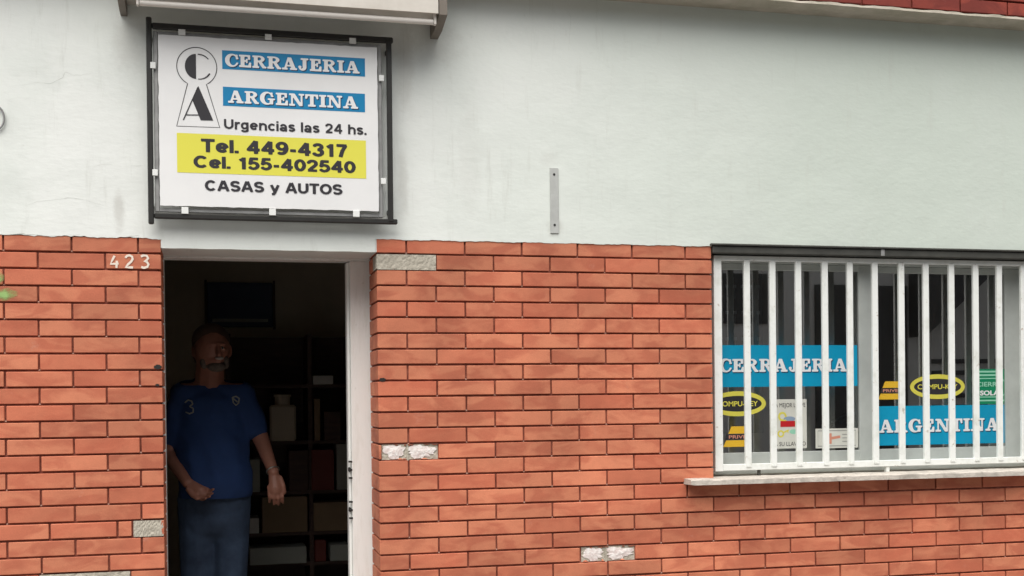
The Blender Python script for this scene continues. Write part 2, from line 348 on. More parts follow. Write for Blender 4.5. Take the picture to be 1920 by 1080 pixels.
def glyph(ch, n=64):
    if ch in _gc: return _gc[ch]
    wd, parts = GL[ch]; h = 1.0 / n; pad = 6
    nx = int(wd * n) + 2 * pad; ny = n + 2 * pad
    X, Y = np.meshgrid((np.arange(nx) - pad) * h, (np.arange(ny) - pad) * h, indexing='ij')
    A = np.zeros(X.shape, bool)
    for k, d in parts:
        if k in '+-':
            q = inside_poly(X, Y, d)
        else:
            cx, cy, rx, ry, clip = d; q = ((X - cx) / rx) ** 2 + ((Y - cy) / ry) ** 2 <= 1
            if clip: q &= (X >= clip[0]) & (X <= clip[1])
        A = (A | q) if k[-1] == '+' else (A & ~q)
    F = A.astype(float); ker = np.exp(-np.arange(-4, 5) ** 2 / (2 * 1.7 ** 2)); ker /= ker.sum()
    F = sum(np.roll(F, i - 4, 0) * ker[i] for i in range(9)); F = sum(np.roll(F, i - 4, 1) * ker[i] for i in range(9))
    vs, idx, fs = [], {}, []
    def vert(key, p):
        if key not in idx: idx[key] = len(vs); vs.append(p)
        return idx[key]
    for i in range(nx - 1):
        j = 0
        while j < ny - 1:
            c = [(i, j), (i + 1, j), (i + 1, j + 1), (i, j + 1)]; val = [F[a] - .47 for a in c]
            if all(q > 0 for q in val):
                j2 = j
                while j2 + 1 < ny - 1 and F[i, j2 + 2] > .47 and F[i + 1, j2 + 2] > .47: j2 += 1
                c = [(i, j), (i + 1, j), (i + 1, j2 + 1), (i, j2 + 1)]
                fs.append(tuple(vert(a, (X[a], Y[a])) for a in c)); j = j2 + 1; continue
            if any(q > 0 for q in val):
                poly = []
                for k in range(4):
                    a, b_ = c[k], c[(k + 1) % 4]; va, vb = val[k], val[(k + 1) % 4]
                    if va > 0: poly.append(vert(a, (X[a], Y[a])))
                    if (va > 0) != (vb > 0):
                        t = va / (va - vb); key = (min(a, b_), max(a, b_))
                        poly.append(vert(key, (X[a] + (X[b_] - X[a]) * t, Y[a] + (Y[b_] - Y[a]) * t)))
                if len(poly) > 2: fs.append(tuple(poly))
            j += 1
    _gc[ch] = (wd, vs, fs); return _gc[ch]

def serif_word(word, x0, x1, z0, z1, y, parent, dx, dz, m=None):
    tot = sum(GL[c][0] for c in word) + .07 * (len(word) - 1)
    sx = (x1 - x0) / tot; sz = z1 - z0
    for mm, ox, oz, yy in ((M['shade'], dx, dz, y + .0006), (m or M['pwhite'], 0, 0, y)):
        V, Fc = [], []; cx = 0
        for ch in word:
            wd, vs, fs = glyph(ch); b0 = len(V)
            V += [(x0 + ox + (cx + a) * sx, z0 + oz + b_ * sz) for a, b_ in vs]; Fc += [tuple(i + b0 for i in f) for f in fs]
            cx += wd + .07
        flat(V, Fc, 'lettering' if mm is not M['shade'] else 'lettering_shadow', mm, parent, yy)

# bold grotesque letters drawn as strokes on the same grid
def Ar(cx, cy, rx, ry, a0, a1, n=18): return [(cx + rx * math.cos(R(a0 + (a1 - a0) * i / n)), cy + ry * math.sin(R(a0 + (a1 - a0) * i / n))) for i in range(n + 1)]
SG = {
 'U': (.86, [[(.12, 1), (.12, .38)] + Ar(.43, .38, .31, .28, 180, 360) + [(.74, .38), (.74, 1)]]),
 'r': (.46, [[(.11, 0), (.11, .74)], Ar(.37, .38, .26, .27, 175, 80)]),
 'g': (.72, [Ar(.34, .38, .24, .27, 0, 360), [(.60, .74), (.60, -.04)] + Ar(.35, -.04, .25, .14, 0, -155)]),
 'e': (.72, [Ar(.36, .37, .26, .28, 0, 318), [(.1, .37), (.62, .37)]]),
 'n': (.72, [[(.11, 0), (.11, .74)], Ar(.37, .40, .25, .25, 180, 0) + [(.62, .40), (.62, 0)]]),
 'h': (.72, [[(.11, 0), (.11, 1)], Ar(.37, .40, .25, .25, 180, 0) + [(.62, .40), (.62, 0)]]),
 'c': (.66, [Ar(.36, .37, .26, .28, 42, 318)]),
 'i': (.22, [[(.11, 0), (.11, .74)], [(.11, .84), (.11, 1)]]),
 'l': (.22, [[(.11, 0), (.11, 1)]]),
 'a': (.70, [Ar(.34, .44, .22, .21, 155, 0) + [(.56, .44), (.56, 0)], Ar(.31, .21, .21, .13, 0, 360)]),
 's': (.62, [Ar(.31, .525, .20, .135, 25, 270) + Ar(.31, .215, .21, .135, 90, -155)]),
 'S': (.80, [Ar(.40, .715, .28, .20, 25, 270) + Ar(.40, .295, .29, .21, 90, -155)]),
 'T': (.78, [[(0, .91), (.78, .91)], [(.39, 0), (.39, .95)]]),
 'C': (.90, [Ar(.46, .5, .35, .41, 42, 318)]),
 'A': (.92, [[(.09, 0), (.43, 1)], [(.83, 0), (.49, 1)], [(.24, .31), (.68, .31)]]),
 'O': (.94, [Ar(.47, .5, .37, .41, 0, 360, 30)]),
 'u': (.72, [[(.11, .74), (.11, .34)] + Ar(.36, .34, .25, .25, 180, 360) + [(.61, .34), (.61, .74)]]),
 'y': (.72, [[(.08, .74), (.36, .06)], [(.64, .74), (.36, .02), (.28, -.14), (.12, -.16)]]),
 '0': (.74, [Ar(.37, .5, .26, .41, 0, 360, 30)]),
 '1': (.56, [[(.37, 0), (.37, 1)], [(.37, .88), (.10, .72)]]),
 '2': (.72, [Ar(.35, .68, .25, .23, 170, -35) + [(.12, .10)], [(.06, .09), (.66, .09)]]),
 '3': (.72, [Ar(.34, .72, .22, .19, 160, -80), Ar(.34, .29, .26, .21, 85, -160)]),
 '4': (.78, [[(.52, .98), (.10, .31), (.76, .31)], [(.55, 0), (.55, 1)]]),
 '5': (.72, [[(.64, .91), (.20, .91), (.14, .50)] + Ar(.34, .33, .27, .25, 130, -155)]),
 '7': (.70, [[(.04, .91), (.66, .91)], [(.60, .90), (.40, .5), (.28, 0)]]),
 '9': (.74, [Ar(.36, .66, .25, .25, 0, 360), Ar(.33, .50, .30, .41, 20, -120)]),
 '-': (.44, [[(.04, .36), (.40, .36)]]), '.': (.22, [[(.11, 0), (.11, .19)]]),
}
_sg = {}
def trace(F, X, Y, lev=.47):
    nx, ny = F.shape; vs, idx, fs = [], {}, []
    def vert(key, p):
        if key not in idx: idx[key] = len(vs); vs.append(p)
        return idx[key]
    for i in range(nx - 1):
        for j in range(ny - 1):
            c = [(i, j), (i + 1, j), (i + 1, j + 1), (i, j + 1)]; val = [F[a] - lev for a in c]
            if not any(q > 0 for q in val): continue
            poly = []
            for k in range(4):
                a, b_ = c[k], c[(k + 1) % 4]; va, vb = val[k], val[(k + 1) % 4]
                if va > 0: poly.append(vert(a, (X[a], Y[a])))
                if (va > 0) != (vb > 0):
                    t = va / (va - vb); poly.append(vert((min(a, b_), max(a, b_)), (X[a] + (X[b_] - X[a]) * t, Y[a] + (Y[b_] - Y[a]) * t)))
            if len(poly) > 2: fs.append(tuple(poly))
    return vs, fs
def sglyph(ch, th, n=40):
    if (ch, th) in _sg: return _sg[(ch, th)]
    wd, lines = SG[ch]; h = 1.0 / n; pad = 14; nx = int(wd * n) + 2 * pad; ny = n + 2 * pad
    X, Y = np.meshgrid((np.arange(nx) - pad) * h, (np.arange(ny) - pad) * h, indexing='ij'); A = np.zeros(X.shape, bool)
    for ln in lines:
        for k, (p, q_) in enumerate(zip(ln[:-1], ln[1:])):
            dx, dy = q_[0] - p[0], q_[1] - p[1]; L2 = math.hypot(dx, dy)
            if L2 < 1e-6: continue
            dx /= L2; dy /= L2; nn = (-dy * th / 2, dx * th * .44)
            A |= inside_poly(X, Y, [(p[0] + nn[0], p[1] + nn[1]), (q_[0] + nn[0], q_[1] + nn[1]), (q_[0] - nn[0], q_[1] - nn[1]), (p[0] - nn[0], p[1] - nn[1])])
            if k: A |= ((X - p[0]) / (th / 2)) ** 2 + ((Y - p[1]) / (th * .44)) ** 2 <= 1
        if math.dist(ln[0], ln[-1]) < 1e-3: A |= ((X - ln[0][0]) / (th / 2)) ** 2 + ((Y - ln[0][1]) / (th * .44)) ** 2 <= 1
    if ch == 'A': A &= (Y >= 0)
    F = A.astype(float); ker = np.array([.1, .8, .1]) if False else np.array([.25, .5, .25])
    for ax in (0, 1): F = sum(np.roll(F, i - 1, ax) * ker[i] for i in range(3))
    vs, fs = trace(F, X, Y); _sg[(ch, th)] = (wd, vs, fs); return _sg[(ch, th)]
def grotesque(body, x0, x1, z0, z1, y, name, m, parent, th=.2, gap=.075):
    V, Fc = [], []; cx = 0
    for ch in body:
        if ch == ' ': cx += .42; continue
        wd, vs, fs = sglyph(ch, th); b0 = len(V); V += [(cx + a, b_) for a, b_ in vs]; Fc += [tuple(i + b0 for i in f) for f in fs]; cx += wd + gap
    ax = min(v[0] for v in V); bx_ = max(v[0] for v in V); k = (x1 - x0) / (bx_ - ax)
    return flat([(x0 + (a - ax) * k, z0 + b_ * (z1 - z0)) for a, b_ in V], Fc, name, m, parent, y)

def rect(x0, x1, z0, z1, y, name, m, parent, t=.0):
    if t: return MB().box(x0, x1, y, y + t, z0, z1).build(name, m, parent)
    return flat([(x0, z0), (x1, z0), (x1, z1), (x0, z1)], [(0, 1, 2, 3)], name, m, parent, y)
def ellipse(cx, cz, rx, rz, y, name, m, parent, rin=None, n=48, t=0):
    o = [(cx + rx * math.cos(2 * math.pi * i / n), cz + rz * math.sin(2 * math.pi * i / n)) for i in range(n)]
    if rin:
        q = [(cx + rin[0] * math.cos(2 * math.pi * i / n), cz + rin[1] * math.sin(2 * math.pi * i / n)) for i in range(n)]
        return flat(o + q, [(i, (i + 1) % n, n + (i + 1) % n, n + i) for i in range(n)], name, m, parent, y)
    return flat(o, [tuple(range(n))], name, m, parent, y)
def stroke(pts, wd, y, name, m, parent, closed=False):
    """flat line of constant width along (x, z) points"""
    n = len(pts); V = []; F = []
    for i in range(n):
        a = Vector(pts[i - 1] if (i or closed) else pts[0]); b_ = Vector(pts[(i + 1) % n] if (i < n - 1 or closed) else pts[-1])
        d = (b_ - a).normalized(); nn = Vector((-d.y, d.x)) * (wd[i] if isinstance(wd, (list, tuple)) else wd) / 2
        p = Vector(pts[i]); V += [tuple(p - nn), tuple(p + nn)]
    for i in range(n - (0 if closed else 1)):
        j = (i + 1) % n; F.append((2 * i, 2 * j, 2 * j + 1, 2 * i + 1))
    return flat(V, F, name, m, parent, y)

# ================================================================== the setting: ground and street
def struct(name, mb, m, bevel=0): return tag(mb.build(name, m, bevel=bevel), kind='structure')
struct('ground', MB().box(-80, 80, -80, 60, -.6, -.16), M['pave'])
struct('road', MB().box(-80, 80, -9.0, -3.45, -.158, -.12), M['asphalt'])
struct('pavement', MB().box(-80, 80, -3.3, .012, -.155, 0), M['pave'])
struct('kerb', MB().box(-80, 80, -3.447, -3.303, -.154, .004), M['kerb'], .01)
struct('far_pavement', MB().box(-80, 80, -11.6, -9.003, -.155, -.002), M['pave'])

# ================================================================== plaster wall
def rag(x, a=.0022):
    return a * (math.sin(x * 31) + .6 * math.sin(x * 83 + 1) + .5 * math.sin(x * 190 + 2.2) + .4 * random.uniform(-1, 1))
def bottom_z(x):
    if -.842 <= x <= -.006: return 2.090 + .0006 * math.sin(x * 40)
    if x < -.842: return 2.127 + .004 * (x + .85) * -1 + rag(x)
    if x < 1.4676: return 2.1425 + rag(x, .0012)
    return 2.151
xs = sorted(set([round(-3 + i * .012, 4) for i in range(int(7.6 / .012))] + [-.8421, -.8419, -.0061, -.0059, 1.4675, 1.4677]))
mb = MB(); ztop = W(1800, 26, -.142)[1] + .002; n = len(xs); V = []; FF = []
for x in xs:
    zb = bottom_z(x); V += [(x, -.003, zb), (x, -.003, zb + .03), (x, -.003, ztop), (x, .03, ztop), (x, .03, zb)]
for i in range(n - 1):
    a, b_ = 5 * i, 5 * i + 5
    for k in range(5): FF.append((a + k, b_ + k, b_ + (k + 1) % 5, a + (k + 1) % 5))
mb.add(V, FF)
pw = empty('plaster_wall'); tag(pw, 'long off-white painted plaster wall above the brickwork, behind the sign', 'wall')
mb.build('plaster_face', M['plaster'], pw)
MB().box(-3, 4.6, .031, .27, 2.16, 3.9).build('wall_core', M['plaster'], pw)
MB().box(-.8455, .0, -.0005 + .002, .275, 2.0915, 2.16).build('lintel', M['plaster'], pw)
def crack(pts, wd=2.0):
    q = []
    for (u0, v0), (u1, v1) in zip(pts[:-1], pts[1:]):
        for k in range(5):
            t = k / 5; x, z = W(u0 + (u1 - u0) * t, v0 + (v1 - v0) * t); q.append((x, z + random.uniform(-.0012, .0012)))
    q.append(W(*pts[-1])); n_ = len(q)
    stroke(q, [max(.0003, (.00036) * wd * math.sin(math.pi * (i + .5) / n_) * random.uniform(.5, 1.2)) for i in range(n_)], -.0038, 'crack', M['crack'], pw)
crack([(42, 160), (70, 155), (95, 157), (118, 146), (122, 135), (136, 141), (155, 141), (170, 138)], 3)
crack([(50, 386), (70, 378), (110, 374), (130, 371), (160, 375), (195, 386)], 2.5)
crack([(176, 313), (190, 308), (210, 309)], 1.5); crack([(245, 312), (268, 311)], 2)
crack([(1064, 20), (1070, 34), (1068, 60), (1066, 95)], 1.6)
crack([(1312, 209), (1330, 208), (1356, 208)], 1.0)
crack([(0, 441), (40, 438), (90, 443), (150, 440)], 3.5); crack([(236, 443), (262, 442)], 4); crack([(756, 60), (757, 140), (755, 230)], 1.8)

# ================================================================== brick walls
H_, L_ = .065, .2446
JZ, JX = .0078, .0076
def brick_mesh(lx, ly=.032, hz=H_ - JZ, seed=0, bev=.0016):
    rnd = random.Random(seed); m_ = MB().box(0, lx, 0, ly, 0, hz)
    me = m_.mesh('brick', bevel=bev * rnd.uniform(.8, 1.5))
    for v in me.vertices:
        v.co.x += rnd.uniform(-.0005, .0005); v.co.z += rnd.uniform(-.0005, .0005); v.co.y += rnd.uniform(-.0004, .0004)
    me.materials.append(M['brick']); return me
FULL = [brick_mesh(L_ - JX, seed=i) for i in range(6)]
_mc = {}
def get_mesh(lx, ly, s):
    lx = round(lx, 4); ly = round(ly, 4)
    if abs(lx - (L_ - JX)) < 1e-4 and ly == .032: return FULL[s % 6]
    k = (lx, ly, s % 2)
    if k not in _mc: _mc[k] = brick_mesh(lx, ly, seed=int(lx * 1e4) + s % 2)
    return _mc[k]
def visible(x0, x1, z):
    p = Vector(((x0 + x1) / 2, 0, z)) - CAM; d = p.dot(AF); u = PX + FPX * p.dot(AX) / d; v = PY + FPX * p.dot(AD) / d
    hw = (x1 - x0) / 2 * FPX / d
    return -hw < u < 1920 + hw and -12 < v < 1092
class Wall:
    def __init__(s, root): s.root = root; s.rest = MB(); s.n = 0
    def brick(s, x0, x1, z, y=0, depth=.032, side=0):
        """x0..x1 clear extents, z = bottom"""
        s.n += 1
        if visible(x0, x1, z + .03):
            me = get_mesh(x1 - x0, depth, random.randrange(12))
            o = link('brick', me, None, s.root); o.location = (x0, y + random.uniform(-.0014, .0014), z + random.uniform(-.0005, .0005))
            o.rotation_euler = (0, random.uniform(-.0016, .0016), random.uniform(-.003, .003) if depth < .05 else 0)
        else: s.rest.box(x0, x1, y, y + depth, z, z + H_ - JZ)
    def finish(s):
        if s.rest.v: tag(s.rest.build('brick_courses', M['brick'], s.root), kind='stuff')

# --- wall between door and window and under the window
rw = empty('brick_wall', (0, 0, 0)); tag(rw, 'wide orange brick wall between the doorway and the barred window', 'brick wall')
A = Wall(rw); XEND = 4.5; WX0, WX1 = 1.4676, 3.19
PATCH = {1: (0, 1, 'flush'), 13: (0, 1, 'lime'), 20: (3.5, 4.5, 'lime')}
def patch(root, x0, x1, z, kind, join=None):
    yb = .0015 if kind == 'flush' else .009
    V = []; nx, nz = 26, 7; hz = H_ - JZ * .3
    for i in range(nx + 1):
        for j in range(nz + 1):
            V.append((x0 + (x1 - x0) * i / nx, yb + random.uniform(-.0012, .0012), z + hz * j / nz))
    Fs = [(i * (nz + 1) + j, (i + 1) * (nz + 1) + j, (i + 1) * (nz + 1) + j + 1, i * (nz + 1) + j + 1) for i in range(nx) for j in range(nz)]
    MB().add(V, Fs).build('mortar_patch', M['patch'], root)
    if kind == 'lime':
        for k, (fx, rx) in enumerate(((.22, .19), (.70, .25))):
            cx = x0 + (x1 - x0) * (fx if join is None else fx); cz = z + hz * .52
            pts = []
            for i in range(26):
                t = 2 * math.pi * (i + random.uniform(-.3, .3)) / 26; rr = 1 + .20 * random.uniform(-1, 1) + .14 * math.sin(3 * t + k)
                pts.append((min(max(cx + (x1 - x0) * rx * math.cos(t) * rr, x0 + .003), x1 - .003), min(max(cz + hz * .44 * math.sin(t) * rr, z + .002), z + hz - .002)))
            V = [(cx, yb - .006, cz)] + [(a, yb - .003, b_) for a, b_ in pts] + [(a, yb + .002, b_) for a, b_ in pts]
            Fs = [(0, 1 + i, 1 + (i + 1) % 26) for i in range(26)] + [(1 + i, 27 + i, 27 + (i + 1) % 26, 1 + (i + 1) % 26) for i in range(26)]
            MB().add(V, Fs).build('lime_residue', M['lime'], root)
        xm = x0 + (x1 - x0) * .46
        for q in range(9):      # crumbs of the old brick left round the rim
            fx = random.random(); top = random.random() < .5; sx_ = random.uniform(.004, .016); sz_ = random.uniform(.003, .009)
            cx = x0 + .004 + (x1 - x0 - .01) * fx; cz = z + hz - .001 if top else z + .001; sg_ = -1 if top else 1
            MB().add([(cx - sx_, yb + .004, cz), (cx + sx_, yb + .004, cz), (cx + sx_ * random.uniform(-.5, .5), yb + .002, cz + sg_ * sz_), (cx - sx_, yb - .007, cz), (cx + sx_, yb - .006, cz), (cx, yb - .004, cz + sg_ * sz_ * .8)],
                     [(0, 1, 2), (5, 4, 3), (0, 3, 4, 1), (1, 4, 5, 2), (2, 5, 3, 0)]).build('brick_chip', M['brick'], root)
        MB().box(xm - .003, xm + .003, yb - .004, yb + .001, z - .004, z + hz).build('mortar_ridge', M['patch'], root)
for k in range(0, 33):
    z = Z0 - (k + 1) * H_ + JZ / 2
    even = (k % 2 == 0); x = 0.0; first = True; xe = WX0 if k < 16 else XEND
    edges = [0] + [(.5 + i) * L_ for i in range(30)] if even else [i * L_ for i in range(30)]
    ends = []
    for a, b_ in zip(edges[:-1], edges[1:]):
        if a >= xe - .03: break
        b2 = min(b_, xe)
        if k < 16 and b2 == xe: b2 = xe + JX / 2
        ends.append((a, b2))
    for i, (a, b_) in enumerate(ends):
        x0 = a + (0 if i == 0 else JX / 2); x1 = b_ - JX / 2
        p = PATCH.get(k)
        if p and abs(a - p[0] * L_) < .01:
            patch(rw, x0 + (.012 if (i == 0 and p[2] == 'lime') else .001), x1 + JX / 2, z - JZ / 2, p[2])
            if i == 0 and p[2] == 'lime': A.brick(x0, x0 + .010, z, depth=.125)
            if i == 0 and p[2] == 'flush': MB().box(x0 - .001, x0 + .05, .004, .12, z, z + H_ - JZ).build('mortar_patch', M['patch'], rw)
            continue
        A.brick(x0, x1, z, depth=(.258 if even else .125) if i == 0 else .032)
    if not even or k == 13: A.brick(0, .09, z, y=.125 + .007, depth=.126)
# reveal: courses right of the window
for k in range(0, 16):
    z = Z0 - (k + 1) * H_ + JZ / 2; a = WX1
    while a < XEND:
        b_ = min(a + (L_ / 2 if (k % 2 and a == WX1) else L_), XEND); A.brick(a + (0 if a == WX1 else JX / 2), b_ - JX / 2, z, depth=.032); a = b_
mb = MB()
mb.box(.0105, WX0 - .004, .0105, .272, 0, 2.150); mb.box(WX0 - .004, WX1 + .004, .0105, .272, 0, 1.104); mb.box(WX1 + .004, XEND - .01, .0105, .272, 0, 2.150)
mb.build('mortar_bed', M['mortar'], rw)
# pale mortar droppings left in some of the joints
def crumbs(root, rows, x_of, n_each, zoff=0):
    mb = MB()
    for k in rows:
        for j in range(n_each):
            x = x_of(k, j)
            if x is None or random.random() < .35: continue
            z = Z0 + zoff - (k + 1) * H_ + random.uniform(-.0025, .001); s = random.uniform(.003, .0052)
            mb.add([(x - s, .009, z - .002), (x + s, .009, z - .0024), (x + s * .6, .0035, z + s * .5), (x - s * .7, .0035, z + s * .4), (x + s * .8, .009, z + s * 1.2), (x - s * .6, .009, z + s * 1.5)],
                   [(0, 1, 2, 3), (3, 2, 4, 5), (1, 4, 2), (0, 3, 5)])
    mb.build('mortar_droppings', M['crumb'], root)
M['crumb'] = mat('pale_mortar', (.42, .26, .20), .9)
crumbs(rw, range(0, 26), lambda k, j: ((.5 + j) if k % 2 == 0 else j + 1) * L_ if ((k < 16 and j < 5) or (k >= 16)) else None, 12)
A.finish()

# --- wall left of the door
XL = -.8458; ZL = -.0172
lw = empty('brick_wall', (XL, 0, 0)); tag(lw, 'narrow orange brick wall left of the doorway carrying the painted number', 'brick wall')
Lw = Wall(lw)
def lbrick(x0, x1, z, **k): Lw.brick(x0 - XL, x1 - XL, z, **k)
_v = visible
def visible(x0, x1, z):
    return _v(x0 + _off, x1 + _off, z)
_off = XL
for k in range(0, 33):
    z = Z0 + ZL - (k + 1) * H_ + JZ / 2
    first = .345 if k % 2 == 0 else .845
    if k == 17:      # chipped course next to the door
        patch(lw, -.115 , -.003, z - JZ / 2, 'flush'); lbrick(XL - .17, XL - .122, z); lbrick(XL - .17 - JX - L_ * .98, XL - .17 - JX, z); a = -.17 - JX - L_ * .98 - JX / 2
        a0 = a
        while a > -1.6: lbrick(XL + a - L_ + JX / 2, XL + a - JX / 2, z); a -= L_
        Lw.brick(-.012, 0, z, depth=.125)
        Lw.brick(-.09, 0, z, y=.132, depth=.126)
        continue
    if k == 20:
        patch(lw, -.46, -.13, z - JZ / 2, 'flush')
        Lw.brick(-.125, 0, z, depth=.258); a = -.46
        while a > -1.6: Lw.brick(a - L_ + JX / 2, a - JX / 2, z); a -= L_
        continue
    Lw.brick(-first * L_ + JX / 2, 0, z, depth=.258 if first < .5 else .125)
    if first > .5: Lw.brick(-.09, 0, z, y=.132, depth=.126)
    a = -first * L_
    while a > -1.6: Lw.brick(a - L_ + JX / 2, a - JX / 2, z); a -= L_
MB().box(-2.0, -.0105, .0105, .272, 0, 2.135).build('mortar_bed', M['mortar'], lw)
crumbs(lw, range(0, 24), lambda k, j: -((.345 if k % 2 == 0 else .845) + j) * L_, 5, ZL)
Lw.finish()

# --- red brick band above, standing proud of the plaster
PBZ = W(1800, 26, -.142)[1]
pb = empty('brick_parapet', (0, -.142, PBZ)); tag(pb, 'dark red brick band overhanging the plaster wall at the top right', 'brick parapet')
_off = 0
def visible(x0, x1, z): return _v(x0, x1, z) if False else (1.0 < x0 < 3.3 and z < .12)
M_old = M['brick']; M['brick'] = M['redbrick']; _mc.clear(); FULL[:] = [brick_mesh(L_ - JX, seed=i + 20) for i in range(6)]
Pb = Wall(pb)
xj = W(1522, 3, -.142)[0]
for k in range(0, 9):
    a = xj - 20 * L_ + (0 if k % 2 == 0 else L_ / 2)
    while a < 4.5: Pb.brick(a + JX / 2, a + L_ - JX / 2, .011 + k * H_); a += L_
Pb.finish(); M['brick'] = M_old
MB().box(-3, 4.6, .012, .138, .0095, .62).build('mortar_bed', M['mortar'], pb)
# rendered underside with a rough pale lip
V = []; FF = []; xs2 = [-3 + i * .03 for i in range(254)]
for x in xs2:
    q = .0022 * math.sin(x * 23) + .0015 * math.sin(x * 61) + random.uniform(-.001, .001)
    V += [(x, -.003 + q * .4, -.005 + q * .4), (x, -.001, .006 + q), (x, .02, .009), (x, .1385, .0), (x, .1385, -.009), (x, .06, -.008)]
for i in range(len(xs2) - 1):
    a, b_ = 6 * i, 6 * i + 6
    for k in range(6): FF.append((a + k, b_ + k, b_ + (k + 1) % 6, a + (k + 1) % 6))
MB().add(V, FF).build('rendered_soffit', M['soffit'], pb)

# ================================================================== doorway
df = empty('door_frame', (-.42, .27, 0)); tag(df, 'white painted door frame with worn lock holes in the open doorway', 'door frame')
def dbox(name, x0, x1, y0, y1, z0, z1, m=M['white'], bev=.002): return MB().box(x0 + .42, x1 + .42, y0 - .27, y1 - .27, z0, z1).build(name, m, df, bevel=bev)
dbox('jamb', -.081, .010, .276, .37, .0, 2.083)
dbox('jamb_stop', -.093, -.0815, .30, .36, .0, 2.078)
dbox('jamb', -.865, -.846, .276, .37, .0, 2.083)
dbox('head', -.865, .010, .2765, .37, 2.0835, 2.15)
for u, v in ((659, 880), (659, 955)):
    z = W(u, v, .30)[1]
    dbox('lock_hole', -.0945, -.0845, .285, .31, z - .010, z + .010, M['screw'], .003)
    for q in range(3):
        zz = z + (q - 1) * .035; dbox('paint_chip', -.0945, -.079, .2750, .29, zz - .005, zz + .003, M['screw'], .001)
struct('door_step', MB().box(-.86, .02, .012, .36, 0, .10), M['sill'])

# ================================================================== window
GY = .125                                    # glass plane
wn = empty('window', ((WX0 + WX1) / 2, GY, 1.13)); tag(wn, 'grey aluminium sliding window with two panes behind the bars', 'window')
wc = (WX0 + WX1) / 2
def wbox(name, x0, x1, y0, y1, z0, z1, m=M['alu'], bev=.0015, par=None):
    o = MB().box(x0 - wc, x1 - wc, y0 - GY, y1 - GY, z0 - 1.13, z1 - 1.13).build(name, m, par or wn, bevel=bev); return o
zb, zt = 1.135, 2.105
wbox('outer_frame', WX0 + .003, WX0 + .035, .09, .19, zb, zt); wbox('outer_frame', WX1 - .035, WX1 - .003, .09, .19, zb, zt)
wbox('outer_frame', WX0 + .035, WX1 - .035, .09, .19, zb, zb + .03); wbox('outer_frame', WX0 + .035, WX1 - .035, .09, .19, zt - .02, zt)
gz0 = W(1500, 846, GY)[1]
xs_l = (WX0 + .036, 2.245, 2.335); xs_r = (2.3355, 3.045, 3.12)
def sash(x0, x1, xg0, xg1, y, zg):
    s = empty('sash', (0, 0, 0)); s.parent = wn
    wbox('stile', x0, xg0, y, y + .03, zb + .031, zt - .021, par=s); wbox('stile', xg1, x1, y, y + .03, zb + .031, zt - .021, par=s)
    wbox('rail', xg0, xg1, y + .001, y + .029, zb + .031, zg, par=s); wbox('rail', xg0, xg1, y + .001, y + .029, zt - .05, zt - .021, par=s)
    rect(xg0 - wc, xg1 - wc, zg - 1.13, zt - .05 - 1.13, y + .012 - GY, 'pane', M['glass'], s)
sash(WX0 + .036, 2.335, 1.520, 2.245, GY - .012, gz0)
sash(2.300, WX1 - .036, 2.3365, 3.045, GY + .022, gz0 + .0)
Y1, Y2 = GY - .0015, GY + .032                # just in front of each pane

# bars
gr = empty('window_grille', (1.50, .03, 1.154)); tag(gr, 'white painted iron grille of upright flat bars over the window', 'window grille')
def gbox(name, x0, x1, y0, y1, z0, z1, bev=.0015, m=M['grille']): return MB().box(x0 - 1.5, x1 - 1.5, y0 - .03, y1 - .03, z0 - 1.154, z1 - 1.154).build(name, m, gr, bevel=bev)
gbox('upright_rail', 1.490, 1.527, .028, .062, 1.154, 2.108); gbox('upright_rail', 3.150, 3.180, .028, .062, 1.154, 2.108)
gbox('cross_rail', 1.5275, 3.1495, .030, .060, 1.156, 1.184); gbox('cross_rail', 1.5275, 3.1495, .030, .060, 2.086, 2.108)
bx = [1.633, 1.757, 1.884, 2.0155, 2.141, 2.268, 2.4035, 2.5305, 2.6635, 2.7915, 2.9195, 3.0485]
for x in bx:
    a = random.uniform(-.0015, .0015)
    m_ = MB(); x0 = x + a; m_.box(x0 - 1.5, x0 + .029 - 1.5, -.002 , .014, 1.170 - 1.154, 2.0925 - 1.154); m_.build('bar', M['grille'], gr, bevel=.0018)
    gbox('weld', x0 + .002, x0 + .027, .0255, .0275, 1.170, 1.178 + random.uniform(0, .006), .002)
gbox('foot', 2.335, 2.352, .035, .055, 1.130, 1.156); gbox('foot', 1.70, 1.712, .04, .055, 1.130, 1.156, m=M['lintel'])

sl_ = empty('window_sill', (1.33, 0, 1.10)); tag(sl_, 'worn pale stone sill jutting out under the barred window', 'window sill')
V = []; FF = []; n2 = 140
for i in range(n2 + 1):
    x = (XEND - .9 - 1.331) * i / n2; j = .0009 * math.sin(x * 37) + random.uniform(-.0008, .0008); ch = .004 if i else .007
    V += [(x, -.078, ch - .0 + j), (x, -.08 + j, ch + .0), (x, -.08 + j, .024 + j), (x, -.074, .0285 + j), (x, .20, .033), (x, .20, .0)]
for i in range(n2):
    a, b_ = 6 * i, 6 * i + 6
    for k in range(6): FF.append((a + k, b_ + k, b_ + (k + 1) % 6, a + (k + 1) % 6))
FF += [tuple(range(6)), tuple(range(6 * n2 + 5, 6 * n2 - 1, -1))]
MB().add(V, FF).build('sill_slab', M['sill'], sl_)
MB().box(WX0 + .004 - 1.33, WX1 - .004 - 1.33, .07, .20, .0335, .0345).build('sill_bed', M['patch'], sl_)

